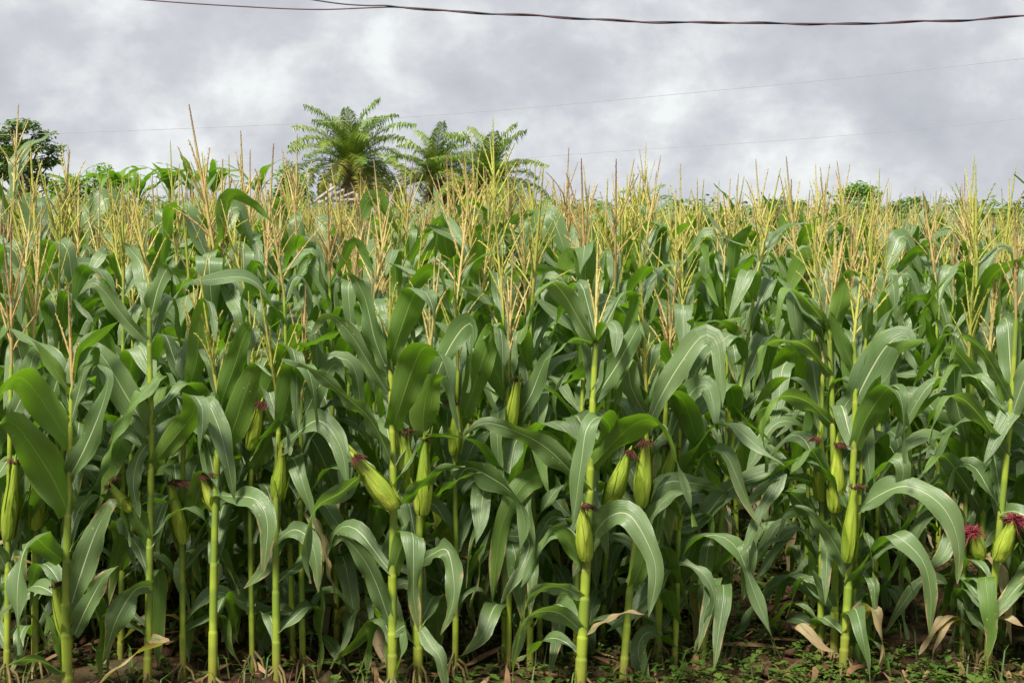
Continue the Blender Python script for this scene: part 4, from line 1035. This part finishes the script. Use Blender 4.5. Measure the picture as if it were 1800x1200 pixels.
def hedge():
    r = random.Random(77); mb = MB()
    for q in range(430):
        d = r.uniform(24.5, 46); x = r.uniform(-.46, .46) * d
        h = r.uniform(1.55, 2.0) + (.12 if x < -3 else 0) + .25 * max(0, math.sin(x * .7 + d)) * (d - 22) / 24
        px = proj(x, d, h)[0]
        if 560 < px < 760: h -= .15
        tube(mb, [[x, d, 0], [x + r.uniform(-.2, .2), d, h * .7]], [.02, .012], 3, .5, 1)
        for j in range(5):
            leaf_clump(mb, r, np.array([x + r.gauss(0, .4), d + r.gauss(0, .4), h - r.uniform(0, .8)]), .36, .2, 24, .15)
    o = link('cassava_hedge', mb.mesh('cassava_hedge', [M['cassava'], M['bark']])); tag(o, 'dense green cassava thicket along the horizon behind the maize', 'thicket', kind='stuff')
hedge()

# ---------------------------------------------------------------- weathered timbers by the palms
def box_beam(p, q, w, t):
    p, q = np.array(p, float), np.array(q, float); a = norm(q - p); s = norm(np.cross(a, np.array([0, 1.0, 0.02]))); u = np.cross(a, s)
    mb = MB(); v = []
    for e, k in ((p, 1), ((p + q) / 2 + s * .01, 1.03), (q, .95)): v += [e + s * w * k + u * t, e - s * w + u * t, e - s * w - u * t * k, e + s * w - u * t]
    mb.add(v, grid_faces(3, 4, True)); mb.add([v[i] for i in (0, 1, 2, 3, 8, 9, 10, 11)], [(3, 2, 1, 0), (4, 5, 6, 7)])
    return mb
d = 52; ob = P(580, 380, d)
root = empty('timber_frame', (ob.x, d, 0), 'weathered grey timber frame of leaning poles at the foot of the tallest palm', 'timber frame')
def tb(name, a, b, w, dz=0): link(name, box_beam(np.array(P(*a, d + dz)) - np.array([ob.x, d, 0]), np.array(P(*b, d + dz + .3)) - np.array([ob.x, d, 0]), w, .05).mesh(name, M['timber']), root)
tb('post', (581, 470), (582, 323), .055); tb('post', (556, 470), (556, 352), .045, .5); tb('post', (628, 470), (628, 340), .045, .5)
tb('rafter', (550, 356), (590, 328), .05, -.2); tb('rafter', (560, 358), (604, 334), .05, .3); tb('rafter', (576, 358), (622, 338), .04, .7)
tb('crossbeam', (548, 356), (640, 350), .05, .45)

# ---------------------------------------------------------------- overhead cables
def wire_pts(ctrl, d, n): return crom([np.array(P(x, y, d)) for x, y in ctrl], n)
d = 12
rootc = empty('overhead_cable', P(1000, 36, d), 'dark twisted overhead cable sagging across the top of the photo', 'cable'); o0 = np.array(rootc.location)
main = wire_pts([(-900, -300), (-200, -120), (545, -1), (700, 13), (900, 26), (1100, 37), (1400, 42), (1650, 38), (1800, 27), (2200, -15), (2900, -130)], d, 700)
px_ = 900 + (main[:, 0] / d) * FPX
off = sstep(560, 720, px_); th = np.cumsum(np.linalg.norm(np.diff(main, axis=0, prepend=main[:1]), axis=1)) * 2 * math.pi / .8
rr = .0052 * off
sw = np.stack([np.zeros_like(th), np.cos(th), np.sin(th)], 1) * rr[:, None]
wob = np.stack([0 * th, 0 * th, .004 * np.sin(main[:, 0] * 4.1) + .003 * np.sin(main[:, 0] * 9.7)], 1)
mb = MB(); tube(mb, main + sw + wob - o0, .0058, 6); link('conductor', mb.mesh('conductor', M['cable']), rootc)
sec = wire_pts([(-900, -110), (-200, -40), (240, -1), (430, 12), (560, 17), (700, 14), (900, 26), (1100, 37), (1400, 42), (1650, 38), (1800, 27), (2200, -15), (2900, -130)], d, 700)
j = np.interp(sec[:, 0], main[:, 0], np.arange(700)); mm = np.stack([np.interp(j, np.arange(700), (main - sw + wob)[:, q]) for q in range(3)], 1)
blend = sstep(640, 740, 900 + sec[:, 0] / d * FPX)[:, None]
mb = MB(); tube(mb, sec * (1 - blend) + mm * blend - o0, .0055 + .002 * blend[:, 0], 6); link('conductor', mb.mesh('conductor', M['redcable']), rootc)
def thin(ctrl, d, label):
    mb = MB(); pts = wire_pts(ctrl, d, 120); c = pts[60].copy(); tube(mb, pts - c, .007 if d < 60 else .014, 5)
    o = link('power_wire', mb.mesh('power_wire', M['wire']), None, c); tag(o, label, 'wire', 'thin wires crossing the sky')
thin([(-700, 255), (110, 234), (700, 207), (1250, 160), (1800, 103), (2700, -10)], 44, 'upper thin grey wire crossing the sky behind the palm tops')
thin([(300, 378), (520, 352), (760, 306), (950, 276), (1400, 245), (1800, 208), (2700, 110)], 100, 'lower thin grey wire rising to the right from the palms')
